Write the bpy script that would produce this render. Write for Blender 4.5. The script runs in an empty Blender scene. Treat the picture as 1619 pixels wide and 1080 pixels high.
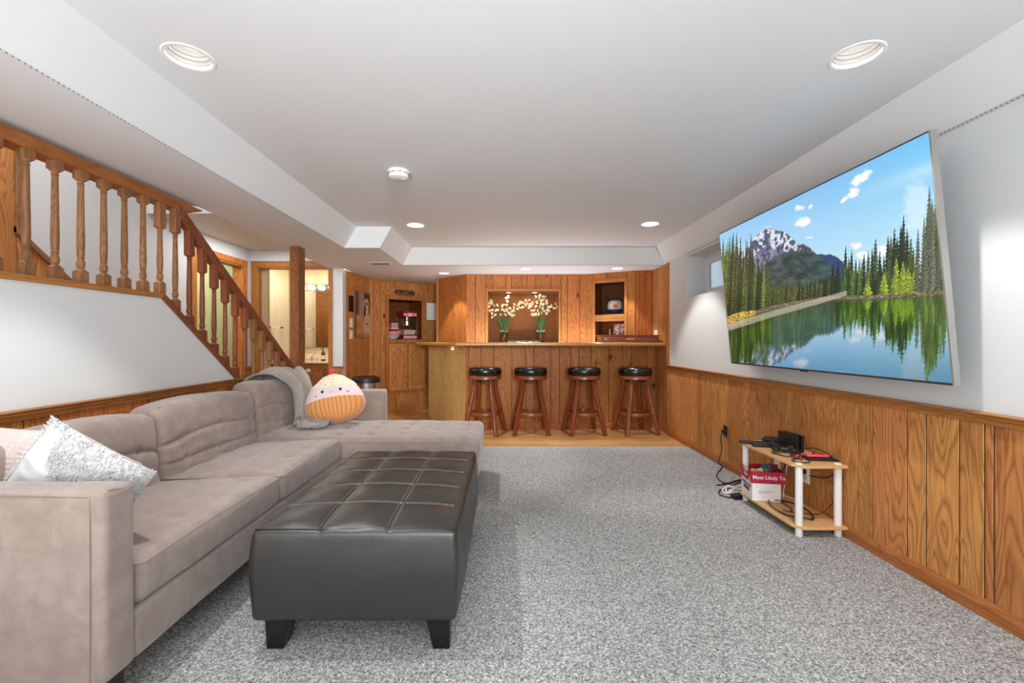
import bpy, bmesh, math, random
import numpy as np
from mathutils import Vector, Matrix, noise
random.seed(7)
PI = math.pi
C = bpy.context.scene.collection
H = 1.105            # eye height
F = 700.0            # focal length in pixels of the 1619 px wide frame
VX, VY = 797.0, 538.0

# ------------------------------------------------------------------ camera, world, exposure, big lights
sc = bpy.context.scene
cam_d = bpy.data.cameras.new('camera'); cam = bpy.data.objects.new('camera', cam_d); C.objects.link(cam)
cam.location = (0, 0, H); cam.rotation_euler = (PI/2, 0, 0)
cam_d.sensor_width = 36; cam_d.lens = F/1619*36
cam_d.shift_x = (809.5-VX)/1619; cam_d.shift_y = -(540-VY)/1619
cam_d.clip_start = 0.05
sc.camera = cam
sc.view_settings.view_transform = 'Standard'; sc.view_settings.look = 'None'
sc.view_settings.gamma = 1; sc.view_settings.use_curve_mapping = False
sc.view_settings.exposure = 0.68
sc.cycles.max_bounces = 7; sc.cycles.diffuse_bounces = 5; sc.cycles.glossy_bounces = 3; sc.cycles.transmission_bounces = 6; sc.cycles.caustics_reflective = False; sc.cycles.caustics_refractive = False
w = bpy.data.worlds.new('world'); sc.world = w; w.use_nodes = True
w.node_tree.nodes['Background'].inputs[0].default_value = (0.80, 0.90, 1.0, 1)
w.node_tree.nodes['Background'].inputs[1].default_value = 3.0

def area(name, loc, rot, sx, sy, power, col=(1, 1, 1), shape='RECTANGLE', spread=None):
    d = bpy.data.lights.new(name, 'AREA'); d.shape = shape; d.size = sx
    if shape in ('RECTANGLE', 'ELLIPSE'): d.size_y = sy
    d.energy = power; d.color = col
    if spread: d.spread = spread
    o = bpy.data.objects.new(name, d); o.location = loc; o.rotation_euler = rot; C.objects.link(o)
    return o
# added unseen fill behind the camera, thrown at the ceiling and forward
area('bounce_light', (0.0, -1.2, 0.8), (PI-.35, 0, 0), 2.6, 1.5, 66, (0.97, 0.985, 1.0))
area('fill_light', (0.0, -2.0, 1.5), (math.radians(88), 0, 0), 2.4, 1.2, 30, (0.985, 0.99, 1.0))
area('forward_fill', (0.8, -2.1, 1.75), Vector((-2.2, 8.6, -.55)).to_track_quat('-Z', 'Y').to_euler(), .5, .5, 6, (1.0, .985, .96), spread=math.radians(38))  # added unseen fill aimed at the far-left corner and the bar
area('soffit_fill', (-1.3, 0.1, .55), (PI-.35, 0, 0), 1.2, .9, 7, (.97, .985, 1.0))  # added unseen uplight for the lowered ceiling on the left
area('stair_light', (-2.7, 2.2, 3.3), (0, 0, 0), 0.9, 1.6, 22, (0.93, 0.97, 1.0))
area('hall_light', (-2.75, 4.85, 2.24), (0, 0, 0), 0.5, 0.9, 7, (0.97, 0.98, 1.0))
area('bath_light', (-3.0, 6.5, 2.25), (0, 0, 0), 0.6, 0.6, 6, (1.0, 0.92, 0.78))
area('green_room_light', (-3.95, 5.0, 2.2), (0, 0, 0), 0.6, 0.8, 9, (0.95, 1.0, 0.93))
area('bar_ceiling_fill', (0.4, 5.85, 0.98), (PI, 0, 0), 2.2, 0.12, 10, (0.86, 0.94, 1.0))  # added uplight hidden behind the bar to brighten the ceiling

# ------------------------------------------------------------------ tagging and mesh helpers
def tag(o, label=None, cat=None, group=None, kind=None):
    if label: o['label'] = label
    if cat: o['category'] = cat
    if group: o['group'] = group
    if kind: o['kind'] = kind
    return o
def thing(name, label, cat, loc=(0, 0, 0), rz=0, group=None):
    o = bpy.data.objects.new(name, None); C.objects.link(o); o.empty_display_size = .1
    o.location = loc; o.rotation_euler = (0, 0, rz)
    return tag(o, label, cat, group)
def copy_tree(o, parent=None):
    c = o.copy(); C.objects.link(c); c.parent = parent
    for ch in list(o.children): copy_tree(ch, c)
    return c

class MB:
    def __init__(s): s.v = []; s.f = []; s.mats = []
    def add(s, vs, fs, m=0):
        b = len(s.v); s.v += [tuple(v) for v in vs]
        for f in fs: s.f.append(tuple(b+i for i in f)); s.mats.append(m)
        return s
    def box(s, x0, x1, y0, y1, z0, z1, m=0):
        x0, x1 = sorted((x0, x1)); y0, y1 = sorted((y0, y1)); z0, z1 = sorted((z0, z1))
        vs = [(x0,y0,z0),(x1,y0,z0),(x1,y1,z0),(x0,y1,z0),(x0,y0,z1),(x1,y0,z1),(x1,y1,z1),(x0,y1,z1)]
        return s.add(vs, [(3,2,1,0),(4,5,6,7),(0,1,5,4),(1,2,6,5),(2,3,7,6),(3,0,4,7)], m)
    def obox(s, M, sx, sy, sz, m=0):      # box centred on the frame M
        vs = [M @ Vector((a*sx/2, b*sy/2, c*sz/2)) for c in (-1,1) for a,b in ((-1,-1),(1,-1),(1,1),(-1,1))]
        return s.add(vs, [(3,2,1,0),(4,5,6,7),(0,1,5,4),(1,2,6,5),(2,3,7,6),(3,0,4,7)], m)
    def prism(s, pts, axis, a, b, m=0):   # polygon in the two other axes extruded a..b
        def mk(p, t):
            return {'x': (t, p[0], p[1]), 'y': (p[0], t, p[1]), 'z': (p[0], p[1], t)}[axis]
        n = len(pts); vs = [mk(p, a) for p in pts]+[mk(p, b) for p in pts]
        ar = sum(pts[i][0]*pts[(i+1)%n][1]-pts[(i+1)%n][0]*pts[i][1] for i in range(n))
        up = (ar > 0) ^ (axis == 'y') ^ (b < a)
        fs = [tuple(range(n))[::-1], tuple(range(n, 2*n))]+[(i, (i+1)%n, n+(i+1)%n, n+i) for i in range(n)]
        if not up: fs = [f[::-1] for f in fs]
        return s.add(vs, fs, m)
    def lathe(s, prof, n=20, c=(0,0,0), m=0, M=None, cap=True):   # prof: (r, z) bottom to top
        vs = []
        for r, z in prof:
            for k in range(n):
                a = 2*PI*k/n; p = Vector((r*math.cos(a), r*math.sin(a), z))
                p = (M @ p) if M else p+Vector(c); vs.append(p)
        fs = [(j*n+k, j*n+(k+1)%n, (j+1)*n+(k+1)%n, (j+1)*n+k) for j in range(len(prof)-1) for k in range(n)]
        if cap: fs += [tuple(range(n))[::-1], tuple(range((len(prof)-1)*n, len(prof)*n))]
        return s.add(vs, fs, m)
    def tube(s, pts, r, n=8, m=0, cap=True):
        pts = [Vector(p) for p in pts]; rs = r if isinstance(r, (list, tuple)) else [r]*len(pts)
        vs = []; t0 = (pts[1]-pts[0]).normalized(); up = Vector((0,0,1)) if abs(t0.z) < .9 else Vector((1,0,0))
        nrm = t0.cross(up).normalized()
        for i, p in enumerate(pts):
            t = (pts[min(i+1, len(pts)-1)]-pts[max(i-1, 0)])
            t = t.normalized() if t.length > 1e-9 else t0
            nrm = (nrm-t*nrm.dot(t)); nrm = nrm.normalized() if nrm.length > 1e-6 else t.orthogonal().normalized()
            bi = t.cross(nrm)
            for k in range(n):
                a = 2*PI*k/n; vs.append(p+(nrm*math.cos(a)+bi*math.sin(a))*rs[i])
        fs = [(j*n+k, j*n+(k+1)%n, (j+1)*n+(k+1)%n, (j+1)*n+k) for j in range(len(pts)-1) for k in range(n)]
        if cap: fs += [tuple(range(n))[::-1], tuple(range((len(pts)-1)*n, len(pts)*n))]
        return s.add(vs, fs, m)
    def sphere(s, c, rx, ry=None, rz=None, n=12, k=8, m=0):
        ry = ry or rx; rz = rz or rx
        prof = [(math.sin(PI*j/k), -math.cos(PI*j/k)) for j in range(k+1)]; prof[0] = (1e-3, -1); prof[-1] = (1e-3, 1)
        M = Matrix.Translation(c) @ Matrix.Diagonal((rx, ry, rz, 1))
        return s.lathe(prof, n, m=m, M=M)
    def build(s, name, mat, parent=None, smooth=False, bevel=0, seg=1, sub=0, angle=40):
        me = bpy.data.meshes.new(name); me.from_pydata(s.v, [], s.f)
        for mt in (mat if isinstance(mat, (list, tuple)) else [mat]): me.materials.append(mt)
        for i, p in enumerate(me.polygons): p.material_index = s.mats[i]
        return finish(me, name, parent, smooth, bevel, seg, sub, angle)
def finish(me, name, parent=None, smooth=False, bevel=0, seg=1, sub=0, angle=40):
    if smooth:
        me.polygons.foreach_set('use_smooth', [True]*len(me.polygons))
        if smooth != 'all': me.set_sharp_from_angle(angle=math.radians(angle))
    me.update()
    o = bpy.data.objects.new(name, me); C.objects.link(o)
    if parent: o.parent = parent
    if bevel:
        b = o.modifiers.new('bevel', 'BEVEL'); b.width = bevel; b.segments = seg; b.limit_method = 'ANGLE'; b.angle_limit = math.radians(35)
    if sub:
        b = o.modifiers.new('sub', 'SUBSURF'); b.levels = sub; b.render_levels = sub
    return o
def box(name, mat, parent, x0, x1, y0, y1, z0, z1, bevel=0, seg=1):
    return MB().box(x0, x1, y0, y1, z0, z1).build(name, mat, parent, bevel=bevel, seg=seg, smooth=seg > 1)
def spline(pts, n=10):
    P = [Vector(p) for p in pts]; P = [P[0]]+P+[P[-1]]; out = []
    for i in range(1, len(P)-2):
        for k in range(n):
            t = k/n; a, b, c, d = P[i-1], P[i], P[i+1], P[i+2]
            out.append(.5*((2*b)+(c-a)*t+(2*a-5*b+4*c-d)*t*t+(3*b-a-3*c+d)*t**3))
    return out+[P[-2]]
def at(px, py, Y):
    return Vector(((px-VX)*Y/F, Y, H-(py-VY)*Y/F))
def soft_box(sx, sy, sz, r, n=(20, 20, 8), fn=None):
    """rounded box centred on the origin, dense grid on each side, then moved by fn(p, nrm) -> p"""
    hx, hy, hz = sx/2, sy/2, sz/2; vs = []; fs = []; idx = {}
    def vid(p):
        k = tuple(round(c, 5) for c in p)
        if k not in idx: idx[k] = len(vs); vs.append(Vector(p))
        return idx[k]
    def lin(h, n):   # extra rows near the ends so that the rounding reads
        e = [-h, -h+r*.3, -h+r*.65, -h+r]; m = [-h+r+(2*h-2*r)*i/n for i in range(1, n)]
        return e+m+[-x for x in e[::-1]]
    X, Y, Z = lin(hx, n[0]), lin(hy, n[1]), lin(hz, n[2])
    def face(A, B, mk, flip):
        for i in range(len(A)-1):
            for j in range(len(B)-1):
                q = [vid(mk(A[i], B[j])), vid(mk(A[i+1], B[j])), vid(mk(A[i+1], B[j+1])), vid(mk(A[i], B[j+1]))]
                fs.append(tuple(q[::-1] if flip else q))
    face(X, Y, lambda a, b: (a, b, hz), False); face(X, Y, lambda a, b: (a, b, -hz), True)
    face(X, Z, lambda a, b: (a, -hy, b), False); face(X, Z, lambda a, b: (a, hy, b), True)
    face(Y, Z, lambda a, b: (hx, a, b), False); face(Y, Z, lambda a, b: (-hx, a, b), True)
    out = []
    for p in vs:
        c = Vector((max(-hx+r, min(hx-r, p.x)), max(-hy+r, min(hy-r, p.y)), max(-hz+r, min(hz-r, p.z))))
        d = p-c
        nn = d.normalized() if d.length > 1e-9 else Vector((0, 0, 1))
        q = c+nn*r
        out.append(fn(q, nn) if fn else q)
    m = MB(); m.add(out, fs); return m

# ------------------------------------------------------------------ materials
def srgb(r, g, b):
    def f(c):
        c /= 255; return c/12.92 if c <= .04045 else ((c+.055)/1.055)**2.4
    return (f(r), f(g), f(b), 1)
class NT:
    def __init__(s, name):
        s.m = bpy.data.materials.new(name); s.m.use_nodes = True; s.t = s.m.node_tree; s.b = s.t.nodes['Principled BSDF']
    def n(s, typ, **k):
        o = s.t.nodes.new(typ)
        for a, v in k.items():
            if a.startswith('i_'): o.inputs[int(a[2:])].default_value = v
            else: setattr(o, a, v)
        return o
    def l(s, a, b): s.t.links.new(a, b)
    def math(s, op, a, b=None):
        o = s.n('ShaderNodeMath', operation=op)
        for i, v in enumerate((a, b)):
            if v is None: continue
            if isinstance(v, (int, float)): o.inputs[i].default_value = v
            else: s.l(v, o.inputs[i])
        return o.outputs[0]
    def ramp(s, fac, stops):
        o = s.n('ShaderNodeValToRGB'); e = o.color_ramp.elements
        while len(e) < len(stops): e.new(.5)
        for k, (p, c) in enumerate(stops): e[k].position = p; e[k].color = c
        s.l(fac, o.inputs[0]); return o.outputs[0]
    def mix(s, fac, a, b, mode='MIX'):
        o = s.n('ShaderNodeMix', data_type='RGBA', blend_type=mode)
        for i, v in ((0, fac), (6, a), (7, b)):
            if isinstance(v, (int, float, tuple)): o.inputs[i].default_value = v
            else: s.l(v, o.inputs[i])
        return o.outputs[2]
    def coords(s, scale=(1, 1, 1), rnd=True, kind='Object'):
        tc = s.n('ShaderNodeTexCoord'); v = tc.outputs[kind]
        if rnd:
            oi = s.n('ShaderNodeObjectInfo'); cm = s.n('ShaderNodeCombineXYZ')
            s.l(s.math('MULTIPLY', oi.outputs['Random'], 37.1), cm.inputs[0]); s.l(s.math('MULTIPLY', oi.outputs['Random'], 91.7), cm.inputs[1]); s.l(s.math('MULTIPLY', oi.outputs['Random'], 53.3), cm.inputs[2])
            ad = s.n('ShaderNodeVectorMath', operation='ADD'); s.l(v, ad.inputs[0]); s.l(cm.outputs[0], ad.inputs[1]); v = ad.outputs[0]
        mp = s.n('ShaderNodeMapping'); mp.inputs['Scale'].default_value = scale; s.l(v, mp.inputs[0]); return mp.outputs[0]
    def noise(s, vec, scale=5, detail=3, rough=.5, dist=0):
        o = s.n('ShaderNodeTexNoise'); o.inputs['Scale'].default_value = scale; o.inputs['Detail'].default_value = detail
        o.inputs['Roughness'].default_value = rough; o.inputs['Distortion'].default_value = dist
        s.l(vec, o.inputs['Vector']); return o.outputs[0]
    def bump(s, h, strength=.2, dist=.002):
        o = s.n('ShaderNodeBump'); o.inputs['Strength'].default_value = strength; o.inputs['Distance'].default_value = dist
        s.l(h, o.inputs['Height']); s.l(o.outputs[0], s.b.inputs['Normal'])
    def base(s, c, rough=.5, metal=0, spec=None):
        if isinstance(c, tuple): s.b.inputs['Base Color'].default_value = c
        else: s.l(c, s.b.inputs['Base Color'])
        s.b.inputs['Roughness'].default_value = rough; s.b.inputs['Metallic'].default_value = metal
        if spec is not None: s.b.inputs['Specular IOR Level'].default_value = spec
        return s

def wood(name, light, dark, grain='z', knots=True, rough=.46, var=.12, rings=9, hue=.006, line=.55, scale=1.0):
    """oak: contour lines of a stretched noise give the cathedral grain, plus fine pores, knots and a tone per board"""
    t = NT(name)
    k = {'z': (7.5, 7.5, 1.15), 'y': (7.5, .8, 7.5), 'x': (.8, 7.5, 7.5)}[grain]; k = tuple(a*scale for a in k)
    v = t.coords(k)
    n1 = t.noise(v, 1.0, 2, .4, .35)
    wig = t.noise(t.coords(tuple(a*9 for a in k)), 1.0, 2, .5)
    ring = t.math('FRACT', t.math('ADD', t.math('MULTIPLY', n1, rings*2.1), t.math('MULTIPLY', wig, .55)))
    tri = t.math('ABSOLUTE', t.math('SUBTRACT', ring, .5))
    lines = t.ramp(tri, [(0, (1, 1, 1, 1)), (.14, (.45, .45, .45, 1)), (.34, (0, 0, 0, 1))])
    f = {'z': (160, 160, 5), 'y': (160, 5, 160), 'x': (5, 160, 160)}[grain]
    pores = t.noise(t.coords(f), 1.0, 2, .6)
    big = t.noise(v, .6, 2, .5)
    c = t.mix(t.math('MULTIPLY', lines, line), light, dark)
    c = t.mix(t.ramp(pores, [(.35, (.42, .42, .42, 1)), (.62, (0, 0, 0, 1))]), c, dark)
    c = t.mix(t.ramp(big, [(.35, (.3, .3, .3, 1)), (.7, (0, 0, 0, 1))]), c, dark)
    if knots:
        kv = t.coords({'z': (3.1, 3.1, 1.9), 'y': (3.1, 1.9, 3.1), 'x': (1.9, 3.1, 3.1)}[grain])
        wob = t.n('ShaderNodeVectorMath', operation='ADD'); t.l(kv, wob.inputs[0])
        nn = t.n('ShaderNodeTexNoise'); nn.inputs['Scale'].default_value = 4; t.l(kv, nn.inputs['Vector'])
        sc_ = t.n('ShaderNodeVectorMath', operation='SCALE'); t.l(nn.outputs[1], sc_.inputs[0]); sc_.inputs['Scale'].default_value = .12
        t.l(sc_.outputs[0], wob.inputs[1])
        vo = t.n('ShaderNodeTexVoronoi'); vo.inputs['Scale'].default_value = 1.0; t.l(wob.outputs[0], vo.inputs['Vector'])
        kd = t.ramp(vo.outputs['Distance'], [(.03, (1, 1, 1, 1)), (.055, (.8, .8, .8, 1)), (.07, (.3, .3, .3, 1)), (.13, (0, 0, 0, 1))])
        c = t.mix(kd, c, srgb(74, 38, 18))
    oi = t.n('ShaderNodeObjectInfo'); hs = t.n('ShaderNodeHueSaturation')
    t.l(t.math('ADD', t.math('MULTIPLY', oi.outputs['Random'], 2*var), 1-var), hs.inputs['Value'])
    r2 = t.math('FRACT', t.math('MULTIPLY', oi.outputs['Random'], 17.3))
    t.l(t.math('ADD', t.math('MULTIPLY', r2, 2*hue), .5-hue), hs.inputs['Hue'])
    t.l(c, hs.inputs['Color']); t.base(hs.outputs[0], rough)
    if rough < .3: t.b.inputs['Coat Weight'].default_value = .15; t.b.inputs['Coat Roughness'].default_value = .2
    else: t.b.inputs['Specular IOR Level'].default_value = .22
    t.bump(pores, .12, .001)
    return t.m
def plain(name, c, rough=.5, metal=0, bump=0, bscale=200, spec=None, coat=0, var=0):
    t = NT(name)
    if var:
        nz = t.noise(t.coords(rnd=False), 6, 4, .55)
        c2 = tuple(x*(1-var) for x in c[:3])+(1,)
        t.base(t.mix(nz, c, c2), rough, metal, spec)
    else: t.base(c, rough, metal, spec)
    if bump: t.bump(t.noise(t.coords(rnd=False), bscale, 3, .6), bump, .002)
    if coat: t.b.inputs['Coat Weight'].default_value = coat
    return t.m
def emit(name, c, s):
    t = NT(name); t.base(c, .5); t.b.inputs['Emission Color'].default_value = c; t.b.inputs['Emission Strength'].default_value = s
    return t.m
def glass(name, c=(1, 1, 1, 1), rough=0.0, alpha=None, ior=1.45):
    t = NT(name); t.base(c, rough); t.b.inputs['Transmission Weight'].default_value = 1; t.b.inputs['IOR'].default_value = ior
    if alpha is not None: t.b.inputs['Alpha'].default_value = alpha
    return t.m

M = {}
M['oak'] = wood('oak_board', srgb(214, 150, 88), srgb(142, 85, 42), line=.75)
M['oak_red'] = wood('oak_board_red', srgb(204, 126, 64), srgb(132, 74, 34), line=.7)
M['oak_bar'] = wood('oak_board_bar', srgb(208, 134, 70), srgb(126, 72, 34), rings=11, line=.65)
M['oak_y'] = wood('oak_trim_long', srgb(182, 120, 66), srgb(126, 74, 36), 'y', knots=False)
M['oak_x'] = wood('oak_trim_cross', srgb(198, 132, 74), srgb(140, 82, 40), 'x', knots=False)
M['oak_z'] = wood('oak_trim_upright', srgb(198, 132, 74), srgb(138, 80, 38), 'z', knots=False)
M['post'] = wood('oak_post', srgb(172, 116, 68), srgb(104, 62, 32), 'z', knots=False, scale=1.3, line=.8)
M['spindle'] = wood('turned_oak', srgb(166, 122, 80), srgb(98, 62, 38), 'z', knots=False, var=.12, scale=1.6)
M['spindle_red'] = wood('turned_oak_red', srgb(148, 88, 58), srgb(92, 48, 30), 'z', knots=False, var=.12, scale=1.6)
M['backing'] = plain('dark_wood_backing', srgb(40, 22, 11), .8)
M['bar_top'] = wood('varnished_bar_top', srgb(226, 170, 96), srgb(178, 116, 54), 'x', knots=False, rough=.16, line=.4)
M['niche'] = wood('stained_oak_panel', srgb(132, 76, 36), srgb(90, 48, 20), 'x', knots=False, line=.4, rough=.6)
M['stool'] = wood('stool_wood', srgb(150, 78, 42), srgb(98, 44, 22), 'z', knots=False, rough=.22, line=.35, var=.04)
M['case'] = wood('mahogany_case', srgb(150, 72, 42), srgb(98, 40, 22), 'x', knots=False, rough=.25, line=.4)
M['beech'] = wood('beech_board', srgb(224, 182, 130), srgb(200, 152, 98), 'y', knots=False, rough=.4, line=.25, var=.02)
M['floor_wood'] = wood('strip_floor', srgb(214, 166, 108), srgb(176, 122, 66), 'x', knots=False, rough=.3, line=.3, var=.1)
M['wall'] = plain('white_wall_paint', srgb(212, 215, 216), .6, bump=.05, bscale=90)
M['ceiling'] = plain('white_ceiling_paint', srgb(222, 225, 227), .7, bump=.04, bscale=120)
M['white'] = plain('white_plastic', srgb(236, 236, 234), .35)
M['black'] = plain('black_plastic', srgb(22, 22, 23), .42)
M['black_gloss'] = plain('black_gloss_plastic', srgb(14, 14, 15), .2)
M['dark'] = plain('dark_iron', srgb(40, 32, 28), .5)
M['chrome'] = plain('chrome', (.8, .8, .8, 1), .12, 1)
M['brass'] = plain('brass', srgb(206, 168, 92), .3, 1)
M['steel'] = plain('brushed_steel', (.55, .55, .56, 1), .28, 1)
def bead():
    t = NT('corner_bead'); tc = t.n('ShaderNodeTexCoord'); sp = t.n('ShaderNodeSeparateXYZ'); t.l(tc.outputs['Object'], sp.inputs[0])
    f = t.math('ABSOLUTE', t.math('SUBTRACT', t.math('FRACT', t.math('MULTIPLY', t.math('ADD', sp.outputs[0], sp.outputs[1]), 55)), .5))
    t.base(t.ramp(f, [(.12, srgb(120, 118, 114)), (.24, srgb(206, 205, 202))]), .6); return t.m
M['bead'] = bead()
def carpet():
    t = NT('grey_carpet'); v = t.coords(rnd=False)
    a = t.noise(v, 115, 3, .8); b = t.noise(v, 260, 2, .7); g = t.noise(v, 2.2, 3, .5)
    h = t.math('ADD', t.math('MULTIPLY', a, .62), t.math('MULTIPLY', b, .38))
    c = t.ramp(h, [(.36, srgb(56, 56, 55)), (.46, srgb(136, 136, 135)), (.54, srgb(180, 181, 180)), (.62, srgb(232, 233, 232))])
    c = t.mix(t.math('MULTIPLY', g, .12), c, srgb(120, 120, 122))
    t.base(c, .95, spec=.1); t.bump(h, .7, .006); return t.m
M['carpet'] = carpet()
def fabric(name, c1, c2, sc_=1.0, rough=.9, sheen=.35):
    t = NT(name); v = t.coords(rnd=False)
    big = t.noise(v, 12*sc_, 6, .65, .4); fine = t.noise(v, 420, 2, .6)
    c = t.mix(t.ramp(big, [(.38, (0, 0, 0, 1)), (.64, (1, 1, 1, 1))]), c1, c2)
    c = t.mix(t.math('MULTIPLY', fine, .25), c, tuple(x*.7 for x in c1[:3])+(1,))
    t.base(c, rough, spec=.2); t.b.inputs['Sheen Weight'].default_value = sheen; t.b.inputs['Sheen Roughness'].default_value = .5
    t.bump(fine, .25, .0015); return t.m
M['sofa'] = fabric('taupe_microfibre', srgb(144, 128, 119), srgb(160, 145, 136))
M['sofa_dark'] = fabric('taupe_seam', srgb(122, 108, 101), srgb(132, 118, 110))
def leather():
    t = NT('charcoal_leather'); v = t.coords(rnd=False)
    big = t.noise(v, 5, 4, .6, .5); fine = t.n('ShaderNodeTexVoronoi'); fine.inputs['Scale'].default_value = 260; t.l(v, fine.inputs['Vector'])
    t.base(t.mix(big, srgb(29, 29, 27), srgb(43, 42, 39)), .36); 
    wr = t.noise(v, 22, 4, .6, 1.2)
    h = t.math('ADD', t.math('MULTIPLY', fine.outputs['Distance'], .25), wr); t.bump(h, .22, .003)
    t.b.inputs['Roughness'].default_value = .40; t.b.inputs['Specular IOR Level'].default_value = .85; return t.m
M['leather'] = leather()
M['stitch'] = plain('grey_thread', srgb(138, 136, 130), .7)
M['vinyl'] = plain('black_vinyl', srgb(16, 17, 16), .22, coat=.3)

# ------------------------------------------------------------------ large structure
XR, XL, ZS, ZC = 1.925, -2.01, 2.01, 2.217
XH, ZH = -3.21, 2.245
GAP = .0026
class Line:
    """a wall face seen from the room, A left to B right; s runs along it, d goes into the wall"""
    def __init__(s, A, B):
        s.A = Vector(A); s.B = Vector(B); s.u = (s.B-s.A).normalized(); s.L = (s.B-s.A).length
        s.n = Vector((s.u.y, -s.u.x)); s.ang = math.atan2(s.u.y, s.u.x)
    def s_at(s, px):
        k = (px-VX)/F; # point = t*(k,1):  A + u s = t (k,1)
        den = s.u.x-k*s.u.y
        return (k*s.A.y-s.A.x)/den
    def pt(s, a, d=0, z=0):
        p = s.A+s.u*a-s.n*d; return Vector((p.x, p.y, z))
    def z_at(s, px, py):
        return H+(VY-py)*s.pt(s.s_at(px)).y/F
    def s_deep(s, px, d):   # the s whose point d inside the wall is seen at px
        return Line(tuple(s.pt(0, d))[:2], tuple(s.pt(s.L, d))[:2]).s_at(px)
    def mat(s, a, d, z): return Matrix.Translation(s.pt(a, d, z)) @ Matrix.Rotation(s.ang, 4, 'Z')

def board(root, L, s0, s1, z0, z1, mat, th=.014, name='plank', proud=0, bev=.0016, slant=None):
    """one board; slant gives a cut top (z at s0, z at s1)"""
    s0, s1 = min(s0, s1)+GAP, max(s0, s1)-GAP
    m = MB()
    if slant:
        za, zb = slant
        vs = [L.pt(s0, d, z0) for d in (-proud, th)]+[L.pt(s1, d, z0) for d in (-proud, th)]+[L.pt(s0, d, za) for d in (-proud, th)]+[L.pt(s1, d, zb) for d in (-proud, th)]
        m.add(vs, [(0,1,3,2),(4,6,7,5),(0,2,6,4),(2,3,7,6),(3,1,5,7),(1,0,4,5)])
    else:
        m.obox(L.mat((s0+s1)/2, (th-proud)/2, (z0+z1)/2), s1-s0, th+proud, z1-z0)
    return m.build(name, mat, root, bevel=bev)
def planks(root, L, cuts, z0, z1, mat, holes=(), **k):
    for a, b in zip(cuts[:-1], cuts[1:]):
        spans = [(z0, z1)]
        for h0, h1, hz0, hz1 in holes:
            if a < h1-.004 and b > h0+.004:
                spans = [q for s0, s1 in spans for q in ((s0, min(s1, hz0)), (max(s0, hz1), s1)) if q[1]-q[0] > .01]
        for q0, q1 in spans: board(root, L, a, b, q0, q1, mat, **k)
def slab(mb, L, s0, s1, z0, z1, d0=.014, d1=.09):
    mb.obox(L.mat((s0+s1)/2, (d0+d1)/2, (z0+z1)/2), s1-s0, d1-d0, z1-z0)
def wallbox(name, L, z0, z1, mat, holes=(), d0=.014, d1=.09, over=0):
    m = MB(); cur = -over
    for h0, h1, hz0, hz1 in sorted(holes):
        if h0 > cur: slab(m, L, cur, h0, z0, z1, d0, d1)
        if hz0 > z0: slab(m, L, h0, h1, z0, hz0, d0, d1)
        if hz1 < z1: slab(m, L, h0, h1, hz1, z1, d0, d1)
        cur = h1
    slab(m, L, cur, L.L+over, z0, z1, d0, d1)
    o = m.build(name, mat); o['kind'] = 'structure'; return o
def trim(L, s0, s1, z0, z1, mat, out=.018, d=0, parent=None, name='trim', bev=.004):
    m = MB(); m.obox(L.mat((s0+s1)/2, (d-out)/2, (z0+z1)/2), s1-s0, out+d, z1-z0)
    return m.build(name, mat, parent, bevel=bev, seg=2)
def profile_rail(name, L, s0, s1, z, mat, parent=None, h=.045, out=.03):
    """chair rail: moulded profile swept along the wall"""
    pr = [(0, z-h), (.010, z-h), (.012, z-h*.62), (.017, z-h*.5), (.018, z-h*.28), (out, z-h*.16), (out+.002, z-.003), (out-.003, z), (-.004, z), (-.004, z-h)]
    m = MB(); n = len(pr); vs = [L.pt(a, -o, zz) for a in (s0, s1) for o, zz in pr]
    fs = [(i, (i+1) % n, n+(i+1) % n, n+i) for i in range(n)]+[tuple(range(n))[::-1], tuple(range(n, 2*n))]
    m.add(vs, fs); o = m.build(name, mat, parent)
    if not parent: o['kind'] = 'structure'
    return o
def base_rail(name, L, s0, s1, mat, h=.075, out=.016, parent=None):
    m = MB(); pr = [(-.004, 0), (out, 0), (out, h*.7), (out*.6, h*.88), (out*.35, h), (-.004, h)]; n = len(pr)
    vs = [L.pt(a, -o, zz) for a in (s0, s1) for o, zz in pr]
    m.add(vs, [(i, (i+1) % n, n+(i+1) % n, n+i) for i in range(n)]+[tuple(range(n))[::-1], tuple(range(n, 2*n))])
    o = m.build(name, mat, parent)
    if not parent: o['kind'] = 'structure'
    return o

# floors
o = MB().box(-2.1, XR+.05, -2.3, 4.58, -.02, .006).build('floor', M['carpet']); o['kind'] = 'structure'
def strip_floor():
    t = NT('strip_floor_boards'); v = t.coords(rnd=False)
    br = t.n('ShaderNodeTexBrick', offset=.37, squash=1.0); br.inputs['Scale'].default_value = 1; br.inputs['Brick Width'].default_value = .75; br.inputs['Row Height'].default_value = .057
    br.inputs['Mortar Size'].default_value = .0012; br.inputs['Color1'].default_value = srgb(222, 176, 118); br.inputs['Color2'].default_value = srgb(200, 150, 92); br.inputs['Mortar'].default_value = srgb(150, 104, 58)
    t.l(v, br.inputs['Vector'])
    g = t.noise(t.coords((5, 130, 1), rnd=False), 1, 3, .6)
    t.base(t.mix(t.math('MULTIPLY', g, .35), br.outputs[0], srgb(160, 108, 56)), .28)
    t.b.inputs['Coat Weight'].default_value = .2; t.bump(br.outputs[1], -.2, .001); return t.m
o = MB().box(-4.3, XR+.05, 4.58, 7.6, -.02, 0).box(-4.3, -2.1, 3.2, 4.58, -.02, 0).build('floor', strip_floor()); o['kind'] = 'structure'

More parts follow.
